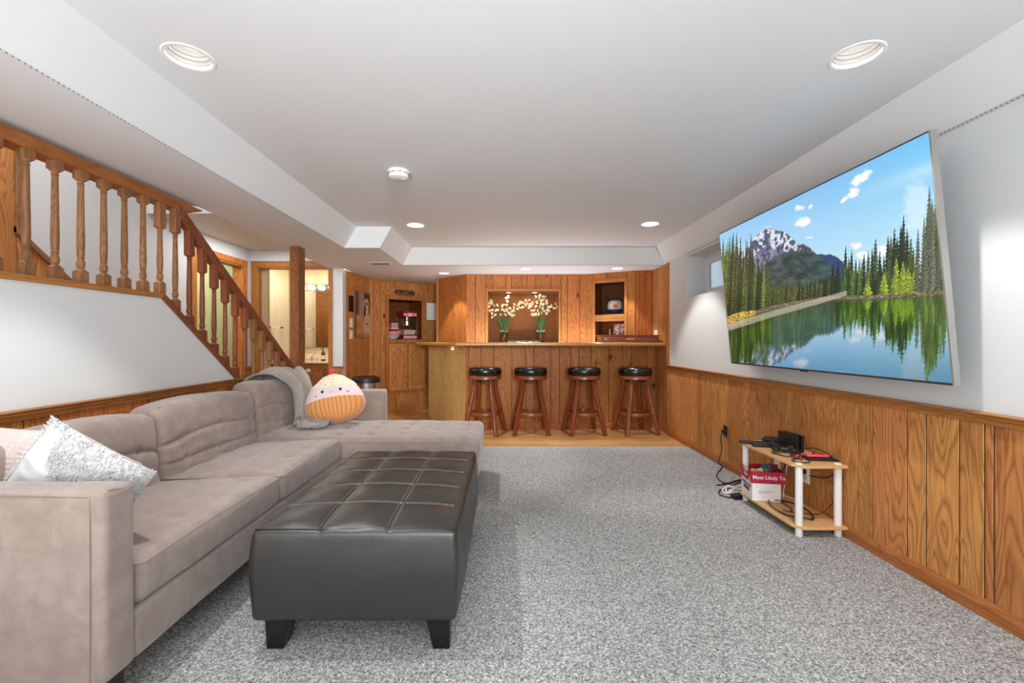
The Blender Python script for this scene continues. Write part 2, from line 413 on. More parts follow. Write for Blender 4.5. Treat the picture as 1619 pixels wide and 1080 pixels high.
# ceiling: raised tray with round holes for the lamps, sloping soffit sides and the dropped part round it
TL = [(-1.239, 1.741, .0775), (1.377, 1.73, .0775), (-.855, 4.277, .0775), (1.396, 4.23, .0775)]
SL = [(-.811, 5.976, .066), (.272, 5.606, .066), (1.427, 5.58, .066)]
def sheet(name, outline, z, holes, mat):
    bm = bmesh.new(); edges = []
    def loop(pts):
        vs = [bm.verts.new((x, y, z)) for x, y in pts]
        for i in range(len(vs)): edges.append(bm.edges.new((vs[i], vs[(i+1) % len(vs)])))
    loop(outline)
    for x, y, r in holes: loop([(x+r*math.cos(2*PI*k/28), y+r*math.sin(2*PI*k/28)) for k in range(28)])
    bmesh.ops.triangle_fill(bm, use_beauty=True, use_dissolve=False, edges=edges, normal=(0, 0, -1))
    me = bpy.data.meshes.new(name); bm.to_mesh(me); bm.free(); me.materials.append(mat)
    return finish(me, name)
up = [(-1.444, -2.3), (1.80, -2.3), (1.80, 5.29), (-1.10, 5.29), (-1.10, 4.33), (-1.444, 4.33)]
lo = [(-1.566, -2.3), (XR+.01, -2.3), (XR+.01, 5.33), (-1.22, 5.33), (-1.22, 4.34), (-1.566, 4.34)]
ceil = sheet('ceiling', up, ZC, TL, M['ceiling']); ceil['kind'] = 'structure'
m = MB()
for i in range(len(up)):
    j = (i+1) % len(up)
    if i == 0: continue
    m.add([(*up[i], ZC), (*up[j], ZC), (*lo[j], ZS), (*lo[i], ZS)], [(0, 1, 2, 3)])
m.build('soffit_side', M['ceiling'], ceil)
lowo = [(-2.13, -2.3), (-1.566, -2.3), (-1.566, 4.34), (-1.22, 4.34), (-1.22, 5.33), (2.2, 5.33), (2.2, 7.6), (-2.02, 7.6), (-2.02, 5.62), (-2.215, 5.62), (-2.07, 3.0), (-2.13, 2.97)]
sheet('dropped_ceiling', lowo, ZS, SL, M['ceiling'], ).parent = ceil
m = MB()
e = [(-2.13, -2.3), (-2.13, 2.97), (-2.07, 3.0), (-2.215, 5.62)]
for a, b in zip(e[:-1], e[1:]): m.add([(*a, ZS), (*b, ZS), (*b, 3.4), (*a, 3.4)], [(0, 1, 2, 3)])
m.add([(XH, 3.98, ZH), (-2.1, 3.98, ZH), (-2.1, 3.98, 3.4), (XH, 3.98, 3.4)], [(0, 1, 2, 3)])
m.add([(XH-.1, 3.98, ZH), (-2.1, 3.98, ZH), (-2.1, 5.7, ZH), (XH-.1, 5.7, ZH)], [(0, 1, 2, 3)])
m.add([(XH-.1, -2.3, 3.4), (-2.0, -2.3, 3.4), (-2.0, 5.7, 3.4), (XH-.1, 5.7, 3.4)], [(0, 1, 2, 3)])
m.build('stairwell_ceiling', M['wall'], ceil)
# metal corner beads along the lower edges
m = MB()
bl = [((-1.566, -2.3), (-1.566, 4.34)), ((-1.566, 4.34), (-1.22, 4.34)), ((-1.22, 5.33), (1.92, 5.33))]
for a, b in bl:
    m.tube([(*a, ZS), (*b, ZS)], .0032, 4)
m.tube([(1.921, -1, ZS+.002), (1.921, 4.7, ZS+.002)], .004, 4)
m.build('corner_bead', M['bead'], ceil)

# right wall with the window opening
LR = Line((XR, 5.17), (XR, -2.3))
WY0, WY1, WZ0, WZ1 = 3.86, 4.68, 1.556, 1.985
hR = [(5.17-WY1, 5.17-WY0, WZ0, WZ1)]
wr = wallbox('wall_right', LR, 0, ZS+.012, M['wall'], hR, 0, .19)
pxs = [1058, 1064, 1076, 1090, 1104, 1111, 1119, 1128, 1140, 1153, 1159, 1176, 1187, 1211, 1222, 1243, 1258, 1282, 1323, 1360, 1383, 1438, 1468, 1521, 1561, 1576]
cuts = [LR.s_at(p) for p in pxs]; cuts[0] = 0
for wd in (.17, .12, .21, .15, .2, .12, .18, .14, .2, .19, .14, .2, .17, .15, .2, .14): 
    if cuts[-1]+wd < LR.L: cuts.append(cuts[-1]+wd)
LRp = Line((XR-.012, 5.17), (XR-.012, -2.3))
board(wr, LRp, 0, cuts[-1], .01, .775, M['backing'], th=.011, name='backing', bev=0).location = (.003, 0, 0)
planks(wr, LRp, cuts, .01, .785, M['oak'], th=.008)
profile_rail('trim_1', LRp, 0, LR.L, .818, M['oak_y'])
base_rail('baseboard_right', LRp, 0, LR.L, M['oak_y'])
# window: frame, sash and frosted glass at the back of the recess
wn = MB()
xf = XR+.185
def fr(mb, x0, x1, y0, y1, z0, z1, t):
    mb.box(x0, x1, y0, y0+t, z0, z1).box(x0, x1, y1-t, y1, z0, z1).box(x0, x1, y0+t, y1-t, z0, z0+t).box(x0, x1, y0+t, y1-t, z1-t, z1)
fr(wn, xf, xf+.06, WY0, WY1, WZ0, WZ1, .035)
wn = wn.build('window_1', plain('window_vinyl', srgb(212, 216, 218), .4), bevel=.003); wn['kind'] = 'structure'
m = MB(); fr(m, xf+.012, xf+.045, WY0+.04, WY1-.045, WZ0+.04, WZ1-.04, .045); m.build('sash', plain('sash_vinyl', srgb(226, 229, 230), .4), wn, bevel=.003)
t = NT('frosted_pane'); t.base(srgb(205, 213, 216), .5); t.b.inputs['Transmission Weight'].default_value = .8; t.bump(t.noise(t.coords((3, 60, 3), rnd=False), 1, 2), .5, .01)
MB().box(xf+.026, xf+.032, WY0+.08, WY1-.085, WZ0+.08, WZ1-.08).build('pane', t.m, wn)
m = MB().box(xf+.5, xf+.52, WY0-.5, WY1+.5, 1.0, 2.3).build('wall_outside', plain('window_well_steel', srgb(200, 203, 205), .6)); m['kind'] = 'structure'

# wooden side wall at the bar
LS = Line((XR-.002, 5.75), (XR-.002, 5.17))
ws = wallbox('wall_right', LS, 0, ZS, M['backing'], (), .014, .06)
planks(ws, LS, [0, .14, .25, .37, .46, .545], .0, ZS, M['oak'])
m = MB().box(XR-.02, XR+.012, 5.155, 5.205, 0, ZS).build('trim_2', M['oak_z'], bevel=.004, seg=2); m['kind'] = 'structure'

# back wall: right return, angled part with the trophy niche, long part with the flower niche, left angled end
L4 = Line((1.692, 5.75), (XR, 5.75)); L3 = Line((1.127, 6.07), (1.692, 5.75)); L2 = Line((-.508, 6.07), (1.127, 6.07)); L1 = Line((-.98, 6.53), (-.508, 6.07))
w4 = wallbox('wall_back', L4, 0, ZS, M['backing']); planks(w4, L4, [0, .07, .15, .233], 0, ZS, M['oak_red'])
n3 = (L3.s_at(941), L3.s_at(987.4)); zt3 = L3.z_at(941, 448.3)
h3 = [(n3[0], n3[1], .95, zt3)]
w3 = wallbox('wall_back', L3, 0, ZS, M['backing'], h3)
planks(w3, L3, [0, n3[0]-.03, (n3[0]*.62+n3[1]*.38), n3[1]+.03, L3.L], 0, ZS, M['oak_red'], [(n3[0]-.0, n3[1]+.0, .95, zt3)])
n2 = (L2.s_at(771.5), L2.s_at(883)); zt2 = 1.773
h2 = [(n2[0], n2[1], .92, zt2)]
w2 = wallbox('wall_back', L2, 0, ZS, M['backing'], h2)
planks(w2, L2, [L2.s_at(p) for p in (739, 751.5, 768, 779, 799, 808.5, 825, 833, 847, 871, 887, 897, 917, 927)], 0, ZS, M['oak_red'], h2)
w1 = wallbox('wall_back', L1, 0, ZS, M['backing'])
planks(w1, L1, [max(0, L1.s_at(p)) for p in (692, 705, 715, 730, 739)], 0, ZS, M['oak_red'])
# popcorn wall and picture wall
P0, P1, P2 = (-2.052, 5.6), (-1.978, 6.471), (-1.04, 7.209)
LP = Line(P1, P2); LQ = Line(P0, P1)
cs = (LP.s_at(614.4), LP.s_at(666.5)); zn0, zn1 = 1.118, 1.723
hp = [(cs[0], cs[1], zn0, zn1)]
wp = wallbox('wall_back', LP, 0, ZS, M['backing'], hp)
fo = (LP.s_at(609.5), LP.s_at(670))
planks(wp, LP, [0]+[LP.s_at(p) for p in (591, 602, 609.5, 625.5, 646, 661, 670, 678, 686)]+[LP.L], 0, ZS, M['oak'], [(fo[0], fo[1], .30, 1.796)])
wq = wallbox('wall_left', LQ, 0, ZS, M['backing'], (), .014, .06)
planks(wq, LQ, [0, LQ.s_at(557), LQ.s_at(567), LQ.s_at(575), LQ.L], 0, ZS, M['oak'])
base_rail('baseboard_back', LP, 0, LP.L, M['oak_x'])
base_rail('baseboard_left', LQ, 0, LQ.L, M['oak_y'])
o = MB().box(-.985, -.90, 6.56, 7.30, 0, ZS).box(-.93, 2.2, 6.62, 6.70, 0, 2.3).box(1.93, 2.1, 5.70, 5.95, 0, 2.3).build('wall_back', M['backing']); o['kind'] = 'structure'  # return wall, plus added unseen boxes that block light leaking through the joints
# crown strip where the boards meet the ceiling, and trim strip at the outer corner
for L in (LP, LQ, L1, L2):
    m = trim(L, 0, L.L, ZS-.016, ZS, M['oak_x'], out=.010, name='trim_3'); m['kind'] = 'structure'

# white wall with the bathroom door, hall wall with the side door
LB = Line((XH, 5.6), (-2.04, 5.6))
bo = (LB.s_at(407), LB.s_at(521.5)); zdh = 2.033
wb = wallbox('wall_back', LB, 0, 2.35, M['wall'], [(bo[0], bo[1], 0, zdh)], 0, .11)
r_ = [LB.s_at(526), LB.L]
board(wb, LB, r_[0], r_[1], 0, .74, M['oak'], th=.01, proud=.008, name='plank')
profile_rail('trim_4', LB, r_[0], r_[1]+.01, .775, M['oak_x'], h=.03, out=.02)
m = MB()   # door casing and jamb
for s0, s1, z0, z1 in ((bo[0]-.075, bo[0], 0, zdh+.072), (bo[1], bo[1]+.036, 0, zdh+.072), (bo[0], bo[1], zdh, zdh+.072)):
    m.obox(LB.mat((s0+s1)/2, -.009, (z0+z1)/2), s1-s0, .018, z1-z0)
for s0, s1, z0, z1 in ((bo[0]-.004, bo[0]+.018, 0, zdh), (bo[1]-.018, bo[1]+.004, 0, zdh), (bo[0], bo[1], zdh-.018, zdh)):
    m.obox(LB.mat((s0+s1)/2, .055, (z0+z1)/2), s1-s0, .13, z1-z0)
d1 = m.build('door_1', M['oak_z'], bevel=.004, seg=2); d1['kind'] = 'structure'
p = LB.pt(bo[0]+.02, .12)     # the open leaf, swung right back into the bathroom
lf = MB().obox(Matrix.Translation((p.x-.012, p.y+.004, 1.01)) @ Matrix.Rotation(math.radians(43), 4, 'Z') @ Matrix.Translation((-.02, .275, 0)), .037, .55, 2.0).build('door_leaf', M['post'], d1, bevel=.003)
MB().box(p.x-.012, p.x+.012, p.y-.012, p.y+.025, 1.70, 1.79).lathe([(.007, 1.695), (.007, 1.795)], 8, (p.x+.012, p.y-.012, 0)).build('hinge', M['brass'], d1)
LH = Line((XH, -2.3), (XH, 5.6))
so = (4.60+2.3, 5.44+2.3)
wh = wallbox('wall_left', LH, 0, 3.4, M['wall'], [(so[0], so[1], 0, 2.02)], 0, .11)
m = MB()
for s0, s1, z0, z1 in ((so[0]-.07, so[0], 0, 2.09), (so[1], so[1]+.07, 0, 2.09), (so[0], so[1], 2.02, 2.09)):
    m.obox(LH.mat((s0+s1)/2, -.009, (z0+z1)/2), s1-s0, .018, z1-z0)
for s0, s1, z0, z1 in ((so[0]-.004, so[0]+.018, 0, 2.02), (so[1]-.018, so[1]+.004, 0, 2.02), (so[0], so[1], 2.0, 2.02)):
    m.obox(LH.mat((s0+s1)/2, .055, (z0+z1)/2), s1-s0, .13, z1-z0)
d2 = m.build('door_2', M['oak_red'], bevel=.004, seg=2); d2['kind'] = 'structure'
board(wh, LH, 7.815, 7.9, 0, .74, M['oak'], th=.01, proud=.008)
profile_rail('trim_4', LH, 7.815, 7.9, .775, M['oak_y'], h=.03, out=.02)
# stair wall panelling: full height boards, then boards cut to the slope
Ye = 2.91; sl = lambda y: 1.80-.80*(y-Ye)
cuts = [1.9, 2.1, 2.28, 2.5, 2.66, 2.78, 2.91]
for a, b in zip(cuts[:-1], cuts[1:]): board(wh, LH, a+2.3, b+2.3, 1.0, 3.4, M['oak'], th=.01, proud=.01)
cuts = [2.91, 3.03, 3.17, 3.3, 3.45, 3.6, 3.75, 3.9, 4.05, 4.2, 4.35, 4.5]
for a, b in zip(cuts[:-1], cuts[1:]): board(wh, LH, a+2.3, b+2.3, 0, 1, M['oak'], th=.01, proud=.01, slant=(sl(a), sl(b)))
m = MB(); m.box(XH, XH+.03, Ye-.02, Ye+.02, 1.80, 3.4)
a, b = (Ye-.02, sl(Ye-.02)), (4.52, sl(4.52))
m.prism([(a[0], a[1]-.01), (b[0], b[1]-.01), (b[0], b[1]+.035), (a[0], a[1]+.035)], 'x', XH, XH+.032)
o = m.build('trim_5', M['spindle'], bevel=.003); o['kind'] = 'structure'
m = MB().box(-1.0, -.965, 6.515, 6.57, 0, ZS).build('trim_8', M['oak_z'], bevel=.003); m['kind'] = 'structure'
for q in (L3.A, L3.B, L1.B):
    m = MB().lathe([(.012, 0), (.012, ZS)], 10, (q.x, q.y+.004, 0)).build('trim_9', M['oak_z'], smooth=True); m['kind'] = 'structure'
# rooms beyond the two doors
def planked_room(name, L, z1, mat, cw, back):
    o = wallbox(name, L, 0, z1, back, (), .012, .06, over=.06)
    n = max(1, int(L.L/cw)); planks(o, L, [L.L*i/n for i in range(n+1)], 0, z1, mat, th=.012)
    return o
def cream(name, c1, c2):
    t = NT(name); v = t.coords((7, 7, .8)); n_ = t.noise(v, 1, 2)
    t.base(t.mix(t.math('MULTIPLY', t.math('FRACT', t.math('MULTIPLY', n_, 7)), .5), c1, c2), .45); return t.m
M['cream'] = cream('cream_board', srgb(234, 222, 196), srgb(216, 200, 170)); M['creamback'] = plain('cream_joint', srgb(170, 150, 112), .7)
M['green'] = cream('olive_panel', srgb(190, 184, 138), srgb(170, 164, 118)); M['mint'] = plain('mint_paint', srgb(150, 206, 182), .5)
XBL, YBB = -3.5, 7.2
planked_room('wall_back', Line((-3.085, 5.725), (XBL, 5.725)), 2.35, M['cream'], .2, M['creamback'])
planked_room('wall_left', Line((XBL, 5.71), (XBL, YBB)), 2.35, M['cream'], .2, M['creamback'])
planked_room('wall_back', Line((XBL, YBB), (-2.2, YBB)), 2.35, M['cream'], .2, M['creamback'])
planked_room('wall_right', Line((-2.2, YBB), (-2.2, 5.71)), 2.35, M['cream'], .2, M['creamback'])
t = NT('bath_ceiling_tile'); v = t.coords((1, 1, 1), rnd=False); br = t.n('ShaderNodeTexBrick', offset=0); br.inputs['Scale'].default_value = 1; br.inputs['Brick Width'].default_value = .3; br.inputs['Row Height'].default_value = .3; br.inputs['Mortar Size'].default_value = .006
br.inputs['Color1'].default_value = srgb(240, 228, 200); br.inputs['Color2'].default_value = srgb(232, 218, 188); br.inputs['Mortar'].default_value = srgb(170, 150, 118); t.l(v, br.inputs['Vector']); t.base(br.outputs[0], .6)
o = MB().box(-3.6, -2.1, 5.65, 7.3, 2.296, 2.32).build('ceiling', t.m); o['kind'] = 'structure'
# green room
o = MB().box(-4.25, -4.2, 3.9, 5.66, 0, 1.93).box(-4.2, XH-.1, 5.60, 5.66, 0, 2.07).build('wall_left', M['green']); o['kind'] = 'structure'
o = MB().box(-4.26, -4.19, 3.9, 5.66, 1.93, 2.35).box(-4.3, XH-.1, 5.62, 5.66, 2.07, 2.35).build('wall_left', M['mint']); o['kind'] = 'structure'
o = MB().box(-4.25, XH-.11, 3.85, 3.9, 0, 2.35).build('wall_back', M['wall']); o['kind'] = 'structure'
o = MB().box(-4.25, XH-.11, 3.9, 5.66, 2.3, 2.35).build('ceiling', M['wall']); o['kind'] = 'structure'
m = MB().box(-3.37, -3.33, 5.5, 5.56, 0, 2.0).build('trim_6', M['mint'], bevel=.002); m['kind'] = 'structure'

# left wall under the stairs
SY, SZ, SLP = 2.596, 1.352, .75
slope = lambda y: SZ-SLP*(y-SY)
wl = MB().prism([(-2.3, 0), (4.36, 0), (4.36, slope(4.36)), (SY, SZ), (-2.3, SZ)], 'x', XL-.09, XL).build('wall_left', M['wall']); wl['kind'] = 'structure'
LL = Line((XL+.012, -2.3), (XL+.012, 4.36))
cuts = [0, .2, .38, .6, .78, 1.0, 1.18, 1.42, 1.6, 1.85, 2.02, 2.2, 2.41, 2.55, 2.75, 2.95, 3.1, 3.3, 3.5, 3.7, 3.92]+[LL.s_at(p) for p in (38, 93, 165, 211, 235, 277, 297, 322, 340, 358, 370, 383)]
zw = .78; sE = SY+(SZ-zw-.05)/SLP+2.3
cuts = [c for c in cuts if c < sE]+[sE]
planks(wl, LL, cuts, .01, zw, M['oak_red'], th=.01)
c2 = [sE+.16*i for i in range(8)]
for a, b in zip(c2[:-1], c2[1:]):
    za, zb = slope(a-2.3)-.05, slope(b-2.3)-.05
    if zb > .02: board(wl, LL, a, b, .0, .1, M['oak_red'], th=.01, slant=(za, zb))
board(wl, LL, 0, sE, .0, .77, M['backing'], th=.012, name='backing', bev=0).location = (-.002, 0, 0)
profile_rail('trim_7', LL, 0, sE+.02, .818, M['oak_y'])
base_rail('baseboard_left', LL, 0, 6.5, M['oak_y'])
# hallway floor-side closing wall and room end behind the camera
o = MB().box(XL-1.3, XR+.2, -2.4, -2.3, 0, 3.4).build('wall_front', M['wall']); o['kind'] = 'structure'

# ------------------------------------------------------------------ staircase, railing and post
st = thing('staircase', 'enclosed oak staircase climbing behind the spindled railing', 'staircase', (-2.65, 3.4, 0))
for k in range(6):
    z1 = .19*(k+1); y1 = 4.34-.253*k; y0 = y1-.253-.02 if k < 5 else y1-.3
    m = MB().box(XH+.03+2.65, XL-.1+2.65, y0-3.4, y1-3.4, z1-.03, z1); m.box(XH+.03+2.65, XL-.1+2.65, y1-.045-3.4, y1-.02-3.4, z1-.19, z1-.03)
    m.build('step', M['oak_x'], st, bevel=.004)
MB().box(XH+.03+2.65, XL-.1+2.65, -2.2-3.4, 2.82-3.4, 1.10, 1.14).box(XH+.03+2.65, XL-.1+2.65, 2.77-3.4, 2.80-3.4, .9, 1.10).build('landing', M['oak_x'], st)

rl = thing('stair_railing', 'oak stair railing with turned spindles above the half wall', 'railing', (-2.055, 2.6, 1.35))
off = Vector((2.055, -2.6, -1.35))
def rbox(name, pts, x0, x1, mat, bev=.006):
    m = MB().prism([(y-2.6, z-1.35) for y, z in pts], 'x', x0+2.055, x1+2.055)
    return m.build(name, mat, rl, bevel=bev, seg=2)
rbox('flat_rail', [(.9, 1.925), (2.86, 1.925), (2.98, 1.972), (2.98, 1.978), (.9, 1.978)], -2.125, -2.028, M['oak_y'])
ht = lambda y: 1.945-.734*(y-2.80)       # top of the sloping rail
rbox('handrail', [(2.80, ht(2.80)-.075), (4.335, ht(4.335)-.075), (4.335, ht(4.335)), (2.76, ht(2.76)), (2.76, ht(2.76)-.06)], -2.088, -2.026, M['spindle_red'], .012)
rbox('sill', [(-2.3, SZ), (SY, SZ), (SY+.01, SZ+.028), (-2.3, SZ+.028)], -2.115, XL+.016, M['oak_y'])
rbox('sill', [(SY, SZ-.004), (4.30, slope(4.30)-.004), (4.30, slope(4.30)+.034), (SY+.012, SZ+.028)], -2.115, XL+.016, M['spindle_red'])
rbox('stringer', [(3.36, slope(3.36)-.05), (4.30, slope(4.30)-.05), (4.30, slope(4.30)), (3.36, slope(3.36))], XL, XL+.03, M['spindle_red'])
def spindle(y, zb, zt, sloped, mat):
    b = .021; tb = .042 if not sloped else .15; bb = .058 if not sloped else .10
    m = MB(); x = 0; yy = y-2.6; zb -= 1.35; zt -= 1.35
    if sloped:   # block ends are cut to the slope
        dz = SLP*b
        for z0a, z0b, z1a, z1b in ((zb+dz-.004, zb-dz-.004, zb+bb, zb+bb), (zt-tb, zt-tb, zt+dz+.004, zt-dz+.004)):
            vs = [(x-b, yy-b, z0a), (x+b, yy-b, z0a), (x+b, yy+b, z0b), (x-b, yy+b, z0b), (x-b, yy-b, z1a), (x+b, yy-b, z1a), (x+b, yy+b, z1b), (x-b, yy+b, z1b)]
            m.add(vs, [(3,2,1,0),(4,5,6,7),(0,1,5,4),(1,2,6,5),(2,3,7,6),(3,0,4,7)])
    else:
        m.box(x-b, x+b, yy-b, yy+b, zb, zb+bb).box(x-b, x+b, yy-b, yy+b, zt-tb, zt)
    z0, z1 = zb+bb, zt-tb; Lh = z1-z0
    pr = [(.0255, 0), (.020, .006), (.0125, .014), (.012, .018), (.0155, .021), (.0175, .032), (.0165, .046), (.0125, .058), (.0115, .061), (.0155, .064), (.0155, .069), (.012, .072), (.0150, .080), (.0165, .13)]
    pt = [(.0125, Lh-.030), (.0110, Lh-.028), (.0150, Lh-.025), (.0150, Lh-.021), (.0110, Lh-.018), (.0125, Lh-.013), (.020, Lh-.005), (.0255, Lh)]
    m.lathe([(r, z0+z) for r, z in pr+pt], 12, (x, yy, 0))
    return m.build('spindle', mat, rl, smooth=True, angle=32)
for i in range(-7, 20):
    y = 1.902+.1235*i
    zb = SZ+.028 if y < SY+.03 else slope(y)+.03
    flat = y < 2.80
    zt = 1.927 if flat else ht(y)-.072
    if zt-zb < .30: continue
    sp = spindle(y, zb, zt, y > SY+.03, M['spindle'] if i < 8 or i > 13 else M['spindle_red'])
MB().box(-2.06, -1.975, 4.25, 4.395, 0, ZS).build('wooden_post', M['post'], bevel=.004, seg=2)
tag(bpy.data.objects['wooden_post'], 'square oak support post at the foot of the stair railing', 'post')

# ------------------------------------------------------------------ bathroom fittings
va = thing('bathroom_vanity', 'oak bathroom vanity with an arched door and cream counter', 'vanity', (-3.0, 6.95, 0))
vx0, vx1, vy0 = -3.48, -2.24, 6.62
def vb(name, mat, x0, x1, y0, y1, z0, z1, par=va, **k): return box(name, mat, par, x0+3.0, x1+3.0, y0-6.95, y1-6.95, z0, z1, **k)
vb('cabinet', M['post'], vx0, vx1, vy0+.03, 7.18, 0, .755, bevel=.003)
ct = plain('cream_laminate', srgb(240, 222, 182), .3)
vb('counter', ct, vx0, vx1, vy0, 7.18, .757, .785, bevel=.006, seg=2)
vb('backsplash', ct, vx0, vx1, 7.155, 7.18, .786, .885, bevel=.003)
for x0 in (-3.42, -3.03, -2.64):
    x1 = x0+.34; dr = vb('door', M['post'], x0, x1, vy0+.008, vy0+.028, .10, .70, bevel=.003)
    pts = [(x0+.05, .16), (x1-.05, .16), (x1-.05, .56)]+[(x0+.17+.12*math.cos(a), .56+.075*math.sin(a)) for a in [PI*k/10 for k in range(11)]]+[(x0+.05, .56)]
    m = MB().prism([(a+3.0, b) for a, b in pts], 'y', vy0-.002-6.95, vy0+.010-6.95); m.build('raised_panel', M['post'], dr, bevel=.008)
mr = thing('bathroom_mirror', 'frameless wall mirror above the vanity', 'mirror', (-2.85, 7.18, 1.0))
mt_ = NT('mirror_glass'); mt_.base((.92, .92, .90, 1), .02, 1)
MB().box(-.56, .56, -.004, .004, 0, .9).build('glass', mt_.m, mr)
MB().box(-.56, .56, -.012, .004, -.014, 0).build('lower_channel', M['chrome'], mr); MB().box(-.56, .56, -.012, .004, .9, .91).build('upper_channel', M['chrome'], mr)
vl = thing('vanity_light', 'chrome vanity light bar with round glowing bulbs', 'light', (-2.85, 7.16, 1.95))
MB().box(-.5, .5, -.03, .02, -.05, .05).build('bar', M['chrome'], vl, bevel=.008, seg=2)
for k in range(6):
    MB().sphere((-.42+.165*k, -.075, 0), .042).build('bulb', emit('bulb_glass', (1, .86, .62, 1), 9) if k == 0 else bpy.data.materials['bulb_glass'], vl, smooth='all')
tr = thing('towel_bar', 'small metal towel rail on the cream bathroom wall', 'towel rail', (-3.5, 6.65, 1.3))
MB().tube([(.07, -.25, 0), (.07, .22, 0)], .008).tube([(0, -.25, 0), (.07, -.25, 0)], .01).tube([(0, .22, 0), (.07, .22, 0)], .01).build('rail', M['dark'], tr, smooth=True)
def towel():
    m = MB(); vs = []; fs = []; n, k = 16, 18
    for i in range(n+1):
        for j in range(k+1):
            s = j/k; y = -.17+.28*i/n
            if s < .55: x, z = .086+.008*math.sin(i*1.3+s*3), .02-.36*s/.55
            x, z = (.088+.006*math.sin(i*1.1), .010-.34*(s-.1)/.9) if s > .1 else (.07+.018*s*10, .014)
            vs.append((x, y, z))
    for i in range(n):
        for j in range(k): a = i*(k+1)+j; fs.append((a, a+1, a+k+2, a+k+1))
    m.add(vs, fs); return m
tw = towel().build('hand_towel', fabric('pale_towel', srgb(222, 206, 186), srgb(232, 218, 200)), None, smooth='all'); tw.location = (-3.5, 6.65, 1.3)
s_ = tw.modifiers.new('thick', 'SOLIDIFY'); s_.thickness = .006
tag(tw, 'pale hand towel hanging on the bathroom towel rail', 'towel')
so_ = thing('soap_bottle', 'amber pump soap bottle on the vanity counter', 'bottle', tuple(at(511, 571, 6.80))[:2]+(.785,))
MB().lathe([(.03, 0), (.032, .01), (.032, .11), (.026, .13), (.012, .14), (.012, .15)], 14).build('bottle', plain('amber_bottle', srgb(96, 56, 28), .2), so_, smooth=True)
MB().lathe([(.0325, .03), (.0325, .09)], 14, cap=False).build('paper_wrap', plain('cream_wrap', srgb(236, 224, 200), .6), so_, smooth=True)
MB().lathe([(.013, .15), (.013, .165), (.004, .167), (.004, .19)], 10).tube([(0, 0, .19), (-.035, 0, .188)], .005).build('pump', M['black'], so_, smooth=True)
fa = thing('faucet', 'chrome basin faucet on the vanity counter', 'faucet', tuple(at(494, 571, 6.88))[:2]+(.785,))
MB().lathe([(.028, 0), (.024, .03), (.018, .06)], 12).tube(spline([(0, 0, .05), (0, -.05, .09), (0, -.11, .06)]), .01).build('spout', M['chrome'], fa, smooth=True)
for s in (-1, 1): MB().lathe([(.02, 0), (.024, .02), (.022, .05), (.012, .06)], 10, (s*.075, 0, 0)).build('tap_handle', M['chrome'], fa, smooth=True)

# ------------------------------------------------------------------ bar
LbA = Line((-1.085, 6.34), (-.495, 5.585)); LbF = Line((-.495, 5.585), (XR, 5.585))
bar = thing('bar_counter', 'oak plank bar front with an angled left end behind the stools', 'bar', (0, 5.6, 0))
inv = Matrix.Translation((0, -5.6, 0))
def under(root, fn):
    before = set(bpy.data.objects); fn()
    for o in set(bpy.data.objects)-before:
        if o.parent is root: o.matrix_parent_inverse = root.matrix_basis.inverted()
def mkbar():
    m = MB(); slab(m, LbA, 0, LbA.L, .0, 1.03, .014, .12); slab(m, LbF, 0, LbF.L, 0, 1.03, .014, .12)
    m.build('body', M['backing'], bar)
    planks(bar, LbA, [0]+[LbA.s_at(p) for p in (690, 706, 717, 725)]+[LbA.L], .0, 1.033, wood('oak_board_lit', srgb(222, 186, 124), srgb(156, 116, 64)))  # the angled end's different lighting is painted into this paler wood
    planks(bar, LbF, [0]+[LbF.s_at(p) for p in (741, 761, 780.6, 809, 831, 844.7, 870.6, 884.4, 902.5, 915.5, 934.4, 962.2, 984.3, 997.7, 1023, 1036)]+[LbF.L], .0, 1.033, M['oak_bar'])
    base_rail('baseboard', LbF, 0, LbF.L, M['oak_bar'], h=.065, parent=bar)
under(bar, mkbar)
bt = MB().prism([(XR-.004, 5.25), (XR-.004, 5.70), (-.36, 5.70), (-1.12, 6.47), (-1.275, 6.36), (-.577, 5.25)], 'z', 1.036, 1.078).build('bar_worktop', M['bar_top'], bevel=.016, seg=3, smooth=True)
tag(bt, 'glossy golden oak bar top with a rounded edge', 'counter top')

